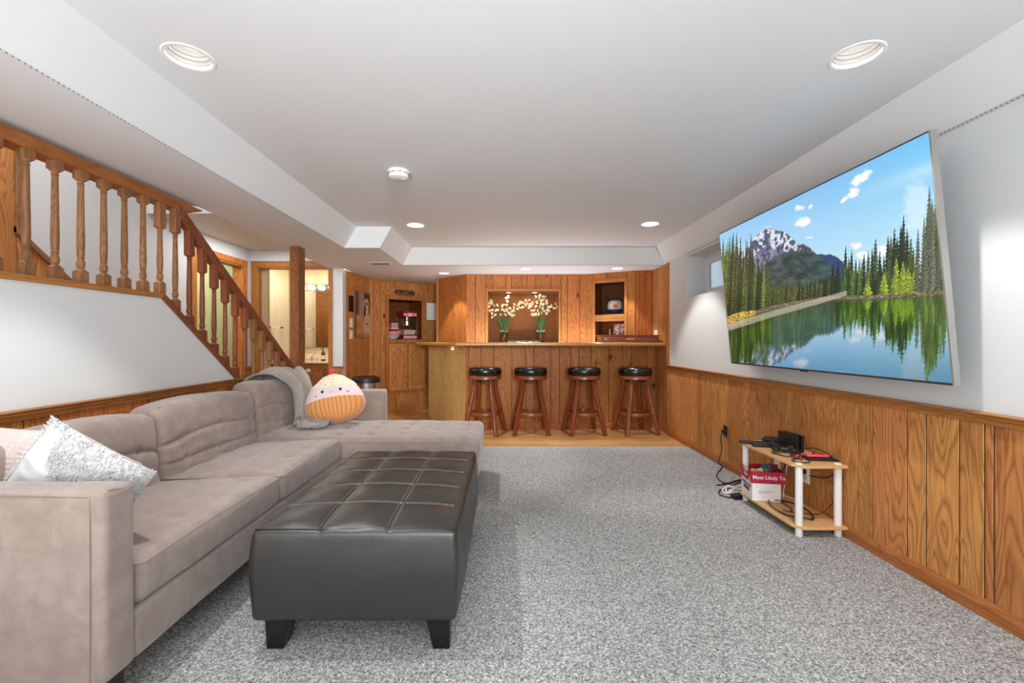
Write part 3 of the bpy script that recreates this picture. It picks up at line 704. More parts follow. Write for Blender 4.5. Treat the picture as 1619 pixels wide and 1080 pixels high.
# stools
ST = [(767, -15, 5.30), (839, 0, 5.30), (923, 6, 5.30), (1004, 11, 5.29)]
def make_stool():
    r = thing('bar_stool', 'x', 'stool', (0, 0, 0), 0, 'wooden bar stools in front of the bar')
    pr = [(.02, .688), (.18, .688), (.194, .692), (.198, .71), (.2, .735), (.198, .758), (.188, .774), (.168, .783), (.1, .787), (.001, .788)]
    MB().lathe(pr, 40).build('seat_cushion', M['vinyl'], r, smooth='all')
    MB().lathe([(.05, .642), (.185, .642), (.192, .648), (.192, .682), (.188, .688), (.05, .688)], 40).build('seat_ring', M['stool'], r, smooth=True)
    MB().lathe([(.09, .612), (.12, .612), (.12, .642), (.09, .642)], 24).build('swivel', M['dark'], r, smooth=True)
    for k in range(4):
        a = PI/4+k*PI/2; ca, sa = math.cos(a), math.sin(a); m = MB(); vs = []
        path = [(.145, .645, .040), (.142, .58, .042), (.150, .50, .046), (.172, .40, .048), (.202, .29, .048), (.232, .18, .047), (.256, .08, .045), (.280, .0, .040)]
        for rr, z, w_ in path:
            for dr, dt in ((-w_/2, -.021), (w_/2, -.021), (w_/2, .021), (-w_/2, .021)):
                q = rr+dr; vs.append((q*ca-dt*sa, q*sa+dt*ca, z))
        n = len(path); fs = [(4*j+k_, 4*j+(k_+1) % 4, 4*j+4+(k_+1) % 4, 4*j+4+k_) for j in range(n-1) for k_ in range(4)]
        fs = [f[::-1] for f in fs]+[(0, 1, 2, 3), (4*n-1, 4*n-2, 4*n-3, 4*n-4)]
        m.add(vs, fs); m.build('leg', M['stool'], r, bevel=.006, seg=2)
    MB().lathe([(.170, .215), (.192, .215), (.194, .22), (.194, .252), (.190, .257), (.170, .257), (.168, .236), (.170, .215)], 40, cap=False).build('foot_ring', M['stool'], r, smooth=True)
    return r
s0 = make_stool()
lab = ['black cushioned bar stool farthest left, partly behind the chaise end', 'black cushioned bar stool second from the left along the bar',
       'black cushioned bar stool third from the left along the bar', 'black cushioned bar stool nearest the right-hand wall']
for i, (px, a, y) in enumerate(ST):
    o = s0 if i == 0 else copy_tree(s0)
    o.location = ((px-VX)*y/F, y, 0); o.rotation_euler.z = math.radians(a); o['label'] = lab[i]

# ------------------------------------------------------------------ flower niche with orchids
fn = thing('flower_niche', 'oak framed display niche holding the two white orchids', 'niche', L2.pt((n2[0]+n2[1])/2, 0, .92))
w_ = (n2[1]-n2[0])/2; hh = zt2-.92
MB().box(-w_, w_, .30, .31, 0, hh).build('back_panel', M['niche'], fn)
MB().box(-w_-.01, -w_, 0, .31, 0, hh).box(w_, w_+.01, 0, .31, 0, hh).box(-w_, w_, 0, .31, -.01, 0).box(-w_, w_, 0, .31, hh, hh+.01).build('lining', M['oak_x'], fn)
MB().box(-w_-.03, -w_, -.014, .004, 0, hh+.035).box(w_, w_+.03, -.014, .004, 0, hh+.035).box(-w_, w_, -.014, .004, hh, hh+.035).build('frame', M['oak_x'], fn, bevel=.003, seg=2)
for x in (-.20, .165):
    pl = MB().lathe([(.03, 0), (.03, .004)], 14, (x, .14, hh-.004)).build('puck_light', emit('puck_glow', (1, .85, .6, 1), 3), fn)
    area('puck_lamp', L2.pt((n2[0]+n2[1])/2+x, .13, .92+hh-.012), (0, 0, 0), .05, .05, .6, (1, .86, .66), 'DISK')
fl_m = plain('cream_petal', srgb(240, 226, 188), .6); fl_c = plain('petal_throat', srgb(206, 168, 96), .6)
grn = plain('leaf_green', srgb(74, 112, 48), .5, var=.4); stem_m = plain('stem_green', srgb(110, 120, 60), .6)
FLL = [(180,268),(145,310),(190,322),(145,375),(230,352),(288,350),(158,445),(200,430),(265,440),(300,430),(195,492),(250,520),(197,560),(340,515),(385,340),(360,370),(435,235),(473,210),(455,290),(440,350),(370,430),(440,430),(405,450),(420,510),(500,400),(475,480),(520,460),(555,450),(505,500),(540,530),(565,520),(575,340),(565,390),(630,410),(640,355),(680,300),(660,320),(710,300),(670,390),(718,388),(770,270),(745,320),(778,345),(827,265),(800,305)]
FLR = [(885,320),(830,345),(860,370),(830,395),(948,205),(1015,188),(1000,230),(1065,205),(1095,205),(1070,255),(1035,275),(965,300),(945,372),(1025,330),(1055,345),(1075,330),(1015,385),(1055,400),(875,445),(915,435),(980,445),(870,515),(900,510),(940,505),(995,505),(1035,480),(1080,450),(1140,425),(1160,450),(1128,490),(1165,380),(1207,365),(1258,400),(1310,380),(1278,322),(1130,280),(1128,320)]
def flower_mesh():
    m = MB()
    for k, (a, r, wd) in enumerate(((90, .023, .017), (210, .022, .016), (330, .022, .016), (165, .025, .022), (15, .025, .022))):
        a = math.radians(a); d = Vector((math.cos(a), 0, math.sin(a))); t = Vector((-math.sin(a), 0, math.cos(a)))
        pts = [Vector((0, -.004, 0)), d*r*.5-t*wd*.5+Vector((0, -.005, 0)), d*r*.9-t*wd*.36, d*r, d*r*.9+t*wd*.36, d*r*.5+t*wd*.5+Vector((0, -.005, 0))]
        m.add(pts+[p+Vector((0, .002, 0)) for p in pts], [(0,1,2,3,4,5), (11,10,9,8,7,6), (1,7,8,2),(2,8,9,3),(3,9,10,4),(4,10,11,5)])
    m.sphere((0, -.008, 0), .006, .006, .005, 8, 5, m=1); return m
fproto = None
for vx, FLs, lb in ((797, FLL, 'white orchid in a clear glass vase at the left of the niche'), (855, FLR, 'white orchid in a clear glass vase at the right of the niche')):
    yv = 6.20; base_ = Vector(((vx-VX)*yv/F, yv, .92))
    r = thing('potted_orchid', lb, 'plant', base_, 0, 'orchids in the flower niche')
    MB().lathe([(.036, .0), (.04, .004), (.043, .15), (.055, .30), (.052, .30), (.040, .15), (.034, .012), (.001, .010)], 20).build('vase', glass('vase_glass', (.96, .93, .90, 1)), r, smooth=True)
    MB().lathe([(.030, .014), (.036, .10), (.032, .12), (.001, .12)], 14).build('pebbles', plain('brown_pebbles', srgb(120, 84, 58), .6, bump=.6, bscale=60), r, smooth=True)
    m = MB()
    for k in range(16):
        a = random.uniform(0, 2*PI); m.tube([(.044*math.cos(a), .044*math.sin(a), .295), (.058*math.cos(a+.3), .058*math.sin(a+.3), .325), (.05*math.cos(a+.8), .05*math.sin(a+.8), .30)], .005, 5)
    m.build('roots', plain('pale_roots', srgb(176, 160, 118), .8), r)
    m = MB()
    for k in range(46):
        a = random.uniform(0, 2*PI); R = random.uniform(.03, .17); hgt = random.uniform(.16, .26)*(1.15-R*1.8)
        c_, s__ = math.cos(a), math.sin(a)*.55
        m.tube([(0.02*c_, .02*s__, .22), (.25*R*c_, .25*R*s__, .30+hgt*.35), (.6*R*c_, .6*R*s__, .30+hgt*.8), (R*c_, R*s__, .30+hgt)], [.004, .0045, .0035, .0008], 4)
    m.build('leaves', grn, r, smooth='all')
    m = MB(); pts3 = []
    for cx, cy in FLs:
        yy = 6.20+random.uniform(-.07, .06); p = at(760+cx*130/1404, 450+cy*100/1080, yy)-base_; pts3.append(p)
    for k in range(0, len(pts3), 5):
        p = pts3[k]; q = pts3[min(k+4, len(pts3)-1)]
        m.tube(spline([(0, 0, .2), (p.x*.25, p.y*.3, .42), (p.x*.8, p.y*.8, p.z+.02), p+Vector((0, .01, 0)), q+Vector((0, .012, 0))], 5), .0022, 5)
    m.build('stem', stem_m, r)
    for p in pts3:
        if fproto is None: fproto = o = flower_mesh().build('flower', [fl_m, fl_c], r)
        else: o = fproto.copy(); C.objects.link(o); o.parent = r
        o.location = p; o.rotation_euler = (random.uniform(-.5, .5), random.uniform(-3, 3), random.uniform(-.8, .8)); o.scale = [random.uniform(.85, 1.05)]*3
ty = thing('bar_tray', 'low black tray with white glassware marks between the orchids', 'tray', (.27, 6.12, .92))
MB().box(-.235, .235, -.04, .10, 0, .185).build('box', M['black'], ty, bevel=.004)
MB().box(-.225, .225, -.0415, -.04, .135, .17).build('glass_front', M['dark'], ty)
m = MB()
for k in range(15): m.box(-.11+.016*k-.005, -.11+.016*k+.005, -.043, -.041, .145, .145+random.uniform(.012, .022))
m.box(-.215, -.14, -.043, -.041, .145, .158).box(.14, .215, -.043, -.041, .145, .158).build('white_print', M['white'], ty)

# ------------------------------------------------------------------ trophy niche in the angled wall
def at_line(L, name, label, cat, s, d, z, group=None): return thing(name, label, cat, L.pt(s, d, z), L.ang, group)
tn = at_line(L3, 'trophy_niche', 'oak framed two-tier display niche at the right of the bar wall', 'niche', (n3[0]+n3[1])/2, 0, 0)
w_ = (n3[1]-n3[0])/2; zA, zB = L3.z_at(941, 498), L3.z_at(941, 508)
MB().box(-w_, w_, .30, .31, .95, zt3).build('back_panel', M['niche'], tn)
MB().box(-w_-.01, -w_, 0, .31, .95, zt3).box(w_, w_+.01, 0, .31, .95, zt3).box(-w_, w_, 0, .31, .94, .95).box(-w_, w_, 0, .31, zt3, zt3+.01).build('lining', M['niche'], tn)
MB().box(-w_-.035, -w_, -.014, .004, .95, zt3+.05).box(w_, w_+.035, -.014, .004, .95, zt3+.05).box(-w_, w_, -.014, .004, zt3, zt3+.05).build('frame', M['oak_x'], tn, bevel=.003, seg=2)
MB().box(-w_, w_, -.01, .30, zB, zA).build('shelf', M['oak_x'], tn, bevel=.003); MB().box(-w_, w_, -.01, .30, 1.05, 1.08).build('shelf', M['oak_x'], tn, bevel=.003)
mid = (n3[0]+n3[1])/2
bc = at_line(L3, 'ball_display_case', 'clear display case with a white, red and blue basketball', 'display case', mid+.045, .15, zA+.001)
MB().box(-.13, .13, -.12, .12, 0, .012).build('base', M['black'], bc, bevel=.002)
m = MB(); a_, b_, hcs = .125, .115, .26
for sx in (-1, 1):
    for sy in (-1, 1): m.box(sx*a_-.004, sx*a_+.004, sy*b_-.004, sy*b_+.004, .012, hcs)
    m.box(sx*a_-.004, sx*a_+.004, -b_, b_, hcs-.008, hcs)
for sy in (-1, 1): m.box(-a_, a_, sy*b_-.004, sy*b_+.004, hcs-.008, hcs)
m.build('edges', M['black'], bc)
MB().box(-.122, .122, -.112, .112, .013, hcs-.009).build('cover', glass('case_acrylic', (.95, .95, .95, 1), alpha=.25), bc)
t = NT('basketball_panels'); tc = t.n('ShaderNodeTexCoord'); sp_ = t.n('ShaderNodeSeparateXYZ'); t.l(tc.outputs['Object'], sp_.inputs[0])
c = t.mix(t.math('LESS_THAN', sp_.outputs[2], -.045), srgb(232, 226, 216), srgb(40, 78, 128)); c = t.mix(t.math('GREATER_THAN', sp_.outputs[2], .072), c, srgb(186, 44, 40)); t.base(c, .45)
bl_ = at_line(L3, 'basketball', 'white, red and blue basketball with an orange emblem', 'ball', mid+.035, .15, zA+.014+.104)
MB().sphere((0, 0, 0), .104, n=28, k=18).build('ball', t.m, bl_, smooth='all')
dl_ = Matrix.Rotation(-L3.ang, 3, 'Z') @ (Vector((-.15, -.3, H+.12))-Vector((bl_.location.x, bl_.location.y-.0, bl_.location.z))).normalized(); M_ = Matrix.Translation(dl_*.1015) @ dl_.to_track_quat('Z', 'Y').to_matrix().to_4x4()
MB().lathe([(.001, .0), (.03, -.004), (.03, .0), (.001, .006)], 20, M=M_).build('emblem', plain('orange_print', srgb(226, 96, 52), .5), bl_, smooth=True)
m = MB()
for k in range(3):
    pts = [(.1055*math.cos(a)*math.cos(k*PI/3), .1055*math.cos(a)*math.sin(k*PI/3), .1055*math.sin(a)) for a in [2*PI*j/32 for j in range(33)]]
    m.tube(pts, .0016, 4)
m.build('seams', M['dark'], bl_)
cd = at_line(L3, 'card_collage', 'red and white sports collage board leaning in the lower niche', 'picture', mid+.085, .13, 1.081)
def painted(name, NX, NY, fn, P, mat, parent=None, thick=None):
    """flat print: a fine mesh whose vertices carry the printed colours; P(u, v) -> position"""
    u, v = np.meshgrid(np.linspace(0, 1, NX), np.linspace(0, 1, NY))
    col = fn(u.ravel(), v.ravel()); lin = np.where(col <= 10.3, col/255/12.92, ((col/255+.055)/1.055)**2.4)
    vs = [P(a, b) for a, b in zip(u.ravel(), v.ravel())]
    fs = [(j*NX+i, j*NX+i+1, (j+1)*NX+i+1, (j+1)*NX+i) for j in range(NY-1) for i in range(NX-1)]
    me = bpy.data.meshes.new(name); me.from_pydata(vs, [], fs); me.materials.append(mat)
    at_ = me.color_attributes.new('print', 'FLOAT_COLOR', 'POINT')
    at_.data.foreach_set('color', np.concatenate([lin, np.ones((len(lin), 1))], 1).astype('f').ravel())
    return finish(me, name, parent)
def print_mat(name, em=0, rough=.4):
    t = NT(name); a = t.n('ShaderNodeAttribute', attribute_name='print'); 
    if em: t.base((.01, .01, .01, 1), rough); t.l(a.outputs[0], t.b.inputs['Emission Color']); t.b.inputs['Emission Strength'].default_value = em
    else: t.base(a.outputs[0], rough)
    return t.m
rng = np.random.default_rng(3)
def vnoise(x, y, seed=0):
    g = np.random.default_rng(seed).random((256, 256)); xi = np.floor(x).astype(int); yi = np.floor(y).astype(int); fx = x-xi; fy = y-yi
    fx = fx*fx*(3-2*fx); fy = fy*fy*(3-2*fy); X = lambda a, b: g[a % 256, b % 256]
    return (X(xi, yi)*(1-fx)+X(xi+1, yi)*fx)*(1-fy)+(X(xi, yi+1)*(1-fx)+X(xi+1, yi+1)*fx)*fy
def fbm(x, y, s=0, o=4): return sum(vnoise(x*2**k, y*2**k, s+k)*.5**k for k in range(o))/sum(.5**k for k in range(o))
def collage(u, v):
    n1 = vnoise(u*9, v*11, 5); n2 = vnoise(u*17, v*19, 8); c = np.zeros((len(u), 3)); c[:] = (196, 176, 172)
    c[n1 > .55] = (170, 52, 50); c[n1 < .3] = (74, 48, 54); c[n2 > .75] = (232, 226, 222); c[(n2 < .18)] = (46, 52, 84); return c
PM = print_mat('glossy_print')
MB().box(-.075, .075, .002, .012, 0, .245).build('board', M['black'], cd)
painted('print', 22, 26, collage, lambda u, v: (-.075+.15*u, .0, .245*v), PM, cd)
cd.rotation_euler.x = -.12
tp = at_line(L3, 'small_trophy', 'small gold figure trophy in the lower niche', 'trophy', mid-.025, .10, 1.081)
MB().lathe([(.03, 0), (.03, .06), (.022, .065), (.008, .075), (.006, .10), (.02, .105), (.02, .11), (.006, .115), (.012, .135), (.006, .155), (.010, .17), (.001, .18)], 12).build('figure', M['brass'], tp, smooth=True)
bb = at_line(L3, 'baseball', 'white baseball at the left of the lower niche', 'ball', L3.s_at(950), .04, 1.081+.040)
MB().sphere((0, 0, 0), .036, n=16, k=12).build('ball', M['white'], bb, smooth='all')
MB().lathe([(.03, -.040), (.03, -.034), (.022, -.028), (.02, -.040)], 14).build('stand', M['brass'], bb, smooth=True)

gc = thing('game_case', 'long mahogany game case with brass fittings lying on the bar top', 'case', (1.535, 5.52, 1.078))
hx = .345
MB().box(-hx, hx, -.14, .14, .012, .075).build('box', M['case'], gc, bevel=.003)
MB().box(-hx-.012, hx+.012, -.152, .152, .076, .092).build('lid', M['case'], gc, bevel=.005, seg=2)
MB().box(-hx-.006, hx+.006, -.146, .146, .006, .016).build('plinth', M['case'], gc, bevel=.002)
for x in (-hx+.03, .12, hx-.03): MB().box(x-.02, x+.02, -.14, .14, 0, .007).build('foot', M['dark'], gc)
MB().box(-.05, .05, -.143, -.140, .038, .05).build('nameplate', M['brass'], gc); MB().box(-hx+.035, -hx+.055, -.144, -.140, .035, .055).build('latch', M['brass'], gc)
MB().box(-hx+.09, -hx+.096, -.1425, -.1395, .012, .075).build('divider_strip', M['oak_z'], gc)

# ------------------------------------------------------------------ popcorn cabinet
pc = at_line(LP, 'wall_cabinet', 'built-in oak cabinet with an open niche over two arched doors', 'cabinet', 0, 0, 0)
a0, a1 = fo; f0, f1 = cs
MB().box(a0, f0, -.016, .012, .30, 1.796).box(f1, a1, -.016, .012, .30, 1.796).box(f0, f1, -.016, .012, zn1, 1.796).box(f0, f1, -.016, .012, 1.06, zn0).box(f0, f1, -.016, .012, .30, .345).build('frame', M['oak_z'], pc, bevel=.003, seg=2)
MB().box(f0, f1, .0, .02, .345, 1.06).build('carcass', M['backing'], pc)
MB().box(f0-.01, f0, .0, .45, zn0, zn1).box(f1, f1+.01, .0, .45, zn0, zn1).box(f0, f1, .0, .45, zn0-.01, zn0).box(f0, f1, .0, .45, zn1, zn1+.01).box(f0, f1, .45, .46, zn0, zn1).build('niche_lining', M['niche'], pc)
sm = (LP.s_at(641.8)+LP.s_at(644))/2
MB().box(sm-.014, sm+.014, -.015, .01, .345, 1.06).build('mullion', M['oak_z'], pc)
for q0, q1 in ((f0-.004, sm-.010), (sm+.014, f1+.03)):
    dr = MB().box(q0, q1, -.036, -.017, .345, 1.055).build('door', M['oak'], pc, bevel=.005, seg=2)
    mw = (q1-q0); p0, p1, zt_ = q0+.055, q1-.055, .92
    arch = [(p0+(p1-p0)*k/16, zt_+.055*math.exp(-((k/16-.5)/.17)**2)-.02*math.exp(-((k/16-.5)/.45)**8)*0) for k in range(17)][::-1]
    MB().prism([(p0, .42), (p1, .42)]+arch, 'y', -.045, -.036).build('raised_panel', M['oak'], dr, bevel=.014, seg=2)
    rim = [(p0-.006, .414), (p1+.006, .414)]+[(x+(.006 if x > (p0+p1)/2 else -.006 if x < (p0+p1)/2 else 0), z+.007) for x, z in arch]
    MB().prism(rim, 'y', -.0385, -.0362).build('groove', M['post'], dr)
# popcorn machine
su = LP.s_at(640)
pm = at_line(LP, 'popcorn_machine', 'red tabletop popcorn machine with clear sides and striped base', 'popcorn machine', su+.125, .19, zn0)
red = plain('red_enamel', srgb(168, 24, 36), .3); bw = .122
def stripes(x0, x1, z0, z1, n, y, mb):
    for k in range(n):
        xa = x0+(x1-x0)*(k+.25)/n; mb.box(xa, xa+(x1-x0)/n*.5, y-.0015, y, z0, z1)
MB().box(-bw, bw, -bw, bw, 0, .072).build('base', red, pm, bevel=.004)
m = MB(); stripes(-bw+.01, bw-.01, .015, .058, 11, -bw, m); m.build('white_stripes', M['white'], pm)
MB().box(-bw, bw, -bw, bw, .36, .415).prism([(-bw-.006, .415), (bw+.006, .415), (bw-.01, .445), (-bw+.01, .445)], 'y', -bw-.006, bw+.006).build('top_hood', red, pm, bevel=.003)
m = MB(); stripes(-bw+.012, -.045, .368, .408, 4, -bw, m); stripes(.045, bw-.012, .368, .408, 4, -bw, m); m.build('white_stripes', M['white'], pm)
MB().box(-.036, .036, -bw-.003, -bw, .362, .412).build('sign_plate', plain('cream_plate', srgb(238, 214, 170), .4), pm)
m = MB()
for sx in (-1, 1):
    for sy in (-1, 1): m.box(sx*(bw-.004)-.004, sx*(bw-.004)+.004, sy*(bw-.004)-.004, sy*(bw-.004)+.004, .072, .36)
m.build('corner_posts', M['chrome'], pm)
MB().box(-bw+.006, bw-.006, -bw+.004, bw-.004, .075, .357).build('clear_sides', glass('popper_pane', (1, 1, 1, 1), alpha=.12), pm)
MB().lathe([(.05, .22), (.055, .225), (.055, .285), (.05, .29)], 16).tube([(0, 0, .285), (0, 0, .36)], .006).build('kettle', M['chrome'], pm, smooth=True)
MB().prism([(-.1, .076), (.095, .076), (.11, .15), (-.11, .15)], 'y', -.09, .09).build('tray', plain('popcorn_tray', srgb(206, 192, 176), .4), pm)
m = MB()
for z in (.13, .29): m.box(-bw-.004, -bw+.018, -bw-.008, -bw, z-.012, z+.012)
m.box(bw-.01, bw+.012, -bw-.008, -bw+.004, .19, .225); m.build('latches', red, pm, bevel=.002)
# striped bowl and boxes
def stripe_mat(name, c1, c2, n, axis='ang'):
    t = NT(name); tc = t.n('ShaderNodeTexCoord'); s = t.n('ShaderNodeSeparateXYZ'); t.l(tc.outputs['Object'], s.inputs[0])
    a = t.math('ARCTAN2', s.outputs[1], s.outputs[0]) if axis == 'ang' else t.math('ADD', s.outputs[0], s.outputs[1])
    f = t.math('FRACT', t.math('MULTIPLY', a, n)); t.base(t.mix(t.math('GREATER_THAN', f, .5), c1, c2), .45); return t.m
bo_ = at_line(LP, 'popcorn_bowl', 'red striped white bowl beside the popcorn machine', 'bowl', LP.s_deep(621, .14), .14, zn0)
MB().lathe([(.055, .006), (.075, .022), (.105, .05)], 32, cap=False).lathe([(.03, 0), (.055, .006)], 32).build('foot', M['white'], bo_, smooth=True)
MB().lathe([(.105, .05), (.125, .09), (.133, .125), (.129, .125), (.12, .088), (.10, .054), (.05, .02), (.001, .018)], 48, cap=False).build('side', stripe_mat('bowl_stripes', srgb(206, 84, 82), srgb(232, 190, 184), 48/2/PI), bo_, smooth=True)
bx = at_line(LP, 'popcorn_box', 'stack of red and white striped popcorn boxes behind the bowl', 'box', LP.s_deep(621.5, .36), .36, zn0)
MB().box(-.065, .065, -.06, .06, 0, .165).build('lower_box', red, bx, bevel=.002)
MB().box(-.07, .07, -.065, .065, .166, .182).build('band', M['white'], bx)
MB().box(-.062, .062, -.058, .058, .183, .262).build('upper_box', stripe_mat('box_stripes', srgb(186, 40, 46), srgb(236, 226, 216), 34, 'x'), bx)

# lettering
def lettering(name, txt, size, mat, parent, M4, depth=.002, space=1.0, bold=0.0):
    cu = bpy.data.curves.new('t', 'FONT'); cu.body = txt; cu.size = size; cu.align_x = 'CENTER'; cu.align_y = 'CENTER'; cu.extrude = depth; cu.space_character = space; cu.offset = bold; cu.resolution_u = 3
    o = bpy.data.objects.new('t', cu); C.objects.link(o); dg = bpy.context.evaluated_depsgraph_get()
    me = bpy.data.meshes.new_from_object(o.evaluated_get(dg)); bpy.data.objects.remove(o); me.transform(M4); me.materials.clear(); me.materials.append(mat)
    return finish(me, name, parent)
FR = Matrix.Rotation(PI/2, 4, 'X')     # text standing up, facing -y
sgx = (LP.s_at(624)+LP.s_at(655))/2; sg = at_line(LP, 'popcorn_sign', 'small dark iron sign reading POPCORN above the cabinet', 'sign', sgx, 0, LP.z_at(640, 463.5))
hw = (LP.s_at(655)-LP.s_at(624))/2
m = MB(); pts = []
for k in range(33):
    a = 2*PI*k/32; cx = hw-.04; pts.append((math.copysign(cx, math.cos(a) if abs(math.cos(a)) > 1e-6 else 1)+.038*math.cos(a), -.012, .038*math.sin(a)))
m.tube(pts, .006, 6); m.build('rim', M['dark'], sg)
lettering('lettering', 'POPCORN', .070, M['dark'], sg, Matrix.Translation((0, -.012, 0)) @ FR, .003, 1.0, .003)
pn = at_line(LP, 'paper_notice', 'blank white sheet pinned to the boards beside the cabinet', 'paper', (LP.s_at(674.5)+LP.s_at(691))/2, -.002, (LP.z_at(683, 479)+LP.z_at(683, 506.5))/2)
hw = (LP.s_at(691)-LP.s_at(674.5))/2; MB().box(-hw, hw, -.003, 0, -.135, .135).build('sheet', M['white'], pn)
# dog picture, dark panel and switches on the picture wall
def dog(u, v):
    y = 1-v; c = np.zeros((len(u), 3)); n_ = fbm(u*4, y*9, 11); g = fbm(u*14, y*26, 21)
    c[:] = (176, 134, 102); c += (n_[:, None]-.5)*60
    up_ = (u < .5) & (y < .5); c[up_] = c[up_]*.55+np.array((150, 140, 132))*.45
    lw = u < .2; c[lw] *= .62
    rt = (u > .55); c[rt] = (58, 46, 36)
    head = ((u-.74)/.20)**2+((y-.25)/.13)**2 < 1; neck = (np.abs(u-.80) < .17+.10*y) & (y > .25); fur = head | neck
    c[fur] = np.array((206, 180, 152))+(g[fur, None]-.5)*90
    for ex, ey, rx, ry in ((.80, .24, .05, .035), (.62, .40, .07, .13), (.66, .24, .035, .05), (.76, .70, .06, .03), (.95, .36, .05, .14)):
        e_ = ((u-ex)/rx)**2+((y-ey)/ry)**2 < 1; c[e_] = (38, 28, 22)
    low = (y > .52) & (u < .55); c[low] = np.array((196, 136, 92))+(n_[low, None]-.5)*50
    b_ = (y > .9); c[b_] = c[b_]*.85; return np.clip(c, 0, 255)
q0, q1 = LQ.s_at(561), LQ.s_at(582.4); zt_, zb_ = LQ.z_at(561, 460), LQ.z_at(561, 533)
dp = at_line(LQ, 'dog_picture', 'tall canvas picture of a pale long-eared dog', 'picture', (q0+q1)/2, 0, zb_)
hw = (q1-q0)/2
MB().box(-hw, hw, -.02, 0, 0, zt_-zb_).build('canvas', plain('canvas_edge', srgb(92, 58, 36), .7), dp)
painted('print', 60, 90, dog, lambda u, v: (-hw+2*hw*u, -.0215, (zt_-zb_)*v), PM, dp)
wpn = at_line(LQ, 'wall_grille', 'flat black rectangular panel left of the dog picture', 'panel', (LQ.s_at(551)+LQ.s_at(558.6))/2, 0, LQ.z_at(554, 480))
hw = (LQ.s_at(558.6)-LQ.s_at(551))/2; m = MB().box(-hw, hw, -.006, 0, -.105, .105); m.build('panel', M['black'], wpn, bevel=.002)
for (y0, y1), lb in (((503, 518), 'upper white light switch beside the dog picture'), ((521.5, 536.5), 'lower white light switch beside the dog picture')):
    lsw = at_line(LQ, 'light_switch', lb, 'switch', (LQ.s_at(552.5)+LQ.s_at(557.4))/2, 0, LQ.z_at(555, (y0+y1)/2), 'switches beside the picture')
    MB().box(-.045, .045, -.006, 0, -.06, .06).build('plate', M['white'], lsw, bevel=.002); MB().box(-.012, .012, -.011, -.006, -.028, .028).build('rocker', M['white'], lsw, bevel=.001)
osw = thing('light_switch', 'white switch plate on the wood wall at the right end of the bar', 'switch', (XR-.002, 5.60, 1.17))
MB().box(-.008, 0, -.06, .06, -.065, .065).build('plate', M['white'], osw, bevel=.002); MB().box(-.013, -.008, -.02, .02, -.03, .03).build('rocker', M['white'], osw, bevel=.001)

# trash can
tcn = thing('trash_can', 'stainless steel pedal bin with a black lid behind the sofa arm', 'trash can', (-1.66, 5.32, 0))
MB().lathe([(.155, 0), (.162, .01), (.162, .05), (.158, .05)], 32).build('base_ring', M['black'], tcn, smooth=True)
t = NT('streaked_steel'); tc = t.n('ShaderNodeTexCoord'); s = t.n('ShaderNodeSeparateXYZ'); t.l(tc.outputs['Object'], s.inputs[0])
t.base((.62, .61, .6, 1), .22, 1); SM = t.m
MB().lathe([(.158, .05), (.158, .60)], 36).build('body', SM, tcn, smooth=True)
MB().lathe([(.160, .60), (.168, .605), (.168, .645), (.160, .66), (.12, .672), (.001, .676)], 36).build('lid', M['black'], tcn, smooth=True)
MB().box(.03, .10, -.165, -.14, .0, .02).build('pedal', M['black'], tcn, bevel=.003)

# ------------------------------------------------------------------ sectional sofa
sf = thing('sectional_sofa', 'taupe fabric sectional sofa with a chaise along the left wall', 'sofa', (-1.5, 2.5, 0))
SO = Vector((-1.5, 2.5, 0))
def soft(name, cx, cy, cz, sx, sy, sz, r, n, fn, mat, par, root=SO):
    m = soft_box(sx, sy, sz, r, n, fn); o = m.build(name, mat, par, smooth='all'); o.location = Vector((cx, cy, cz))-root; return o
def g(d, w): return math.exp(-(d/w)**2)
def wob(amp, sc_, off=0):
    def f(p, n): return p+n*amp*noise.noise((p+Vector((off, off*2, 0)))*sc_)
    return f
M['sofa_arm'] = M['sofa']
soft('arm', -1.545, 1.296, .405, .85, .112, .55, .022, (10, 4, 8), wob(.004, 6, 1), M['sofa'], sf)
soft('arm', -1.485, 3.825, .405, .93, .112, .55, .022, (10, 4, 8), wob(.004, 6, 4), M['sofa'], sf)
soft('back_frame', -1.93, 2.56, .405, .075, 2.42, .54, .02, (3, 20, 6), wob(.003, 5, 3), M['sofa'], sf)
soft('base', -1.54, 2.21, .205, .83, 1.72, .15, .015, (8, 16, 3), wob(.003, 5, 2), M['sofa'], sf)
soft('base', -1.07, 3.415, .205, 1.78, .70, .15, .015, (14, 8, 3), wob(.003, 5, 6), M['sofa'], sf)
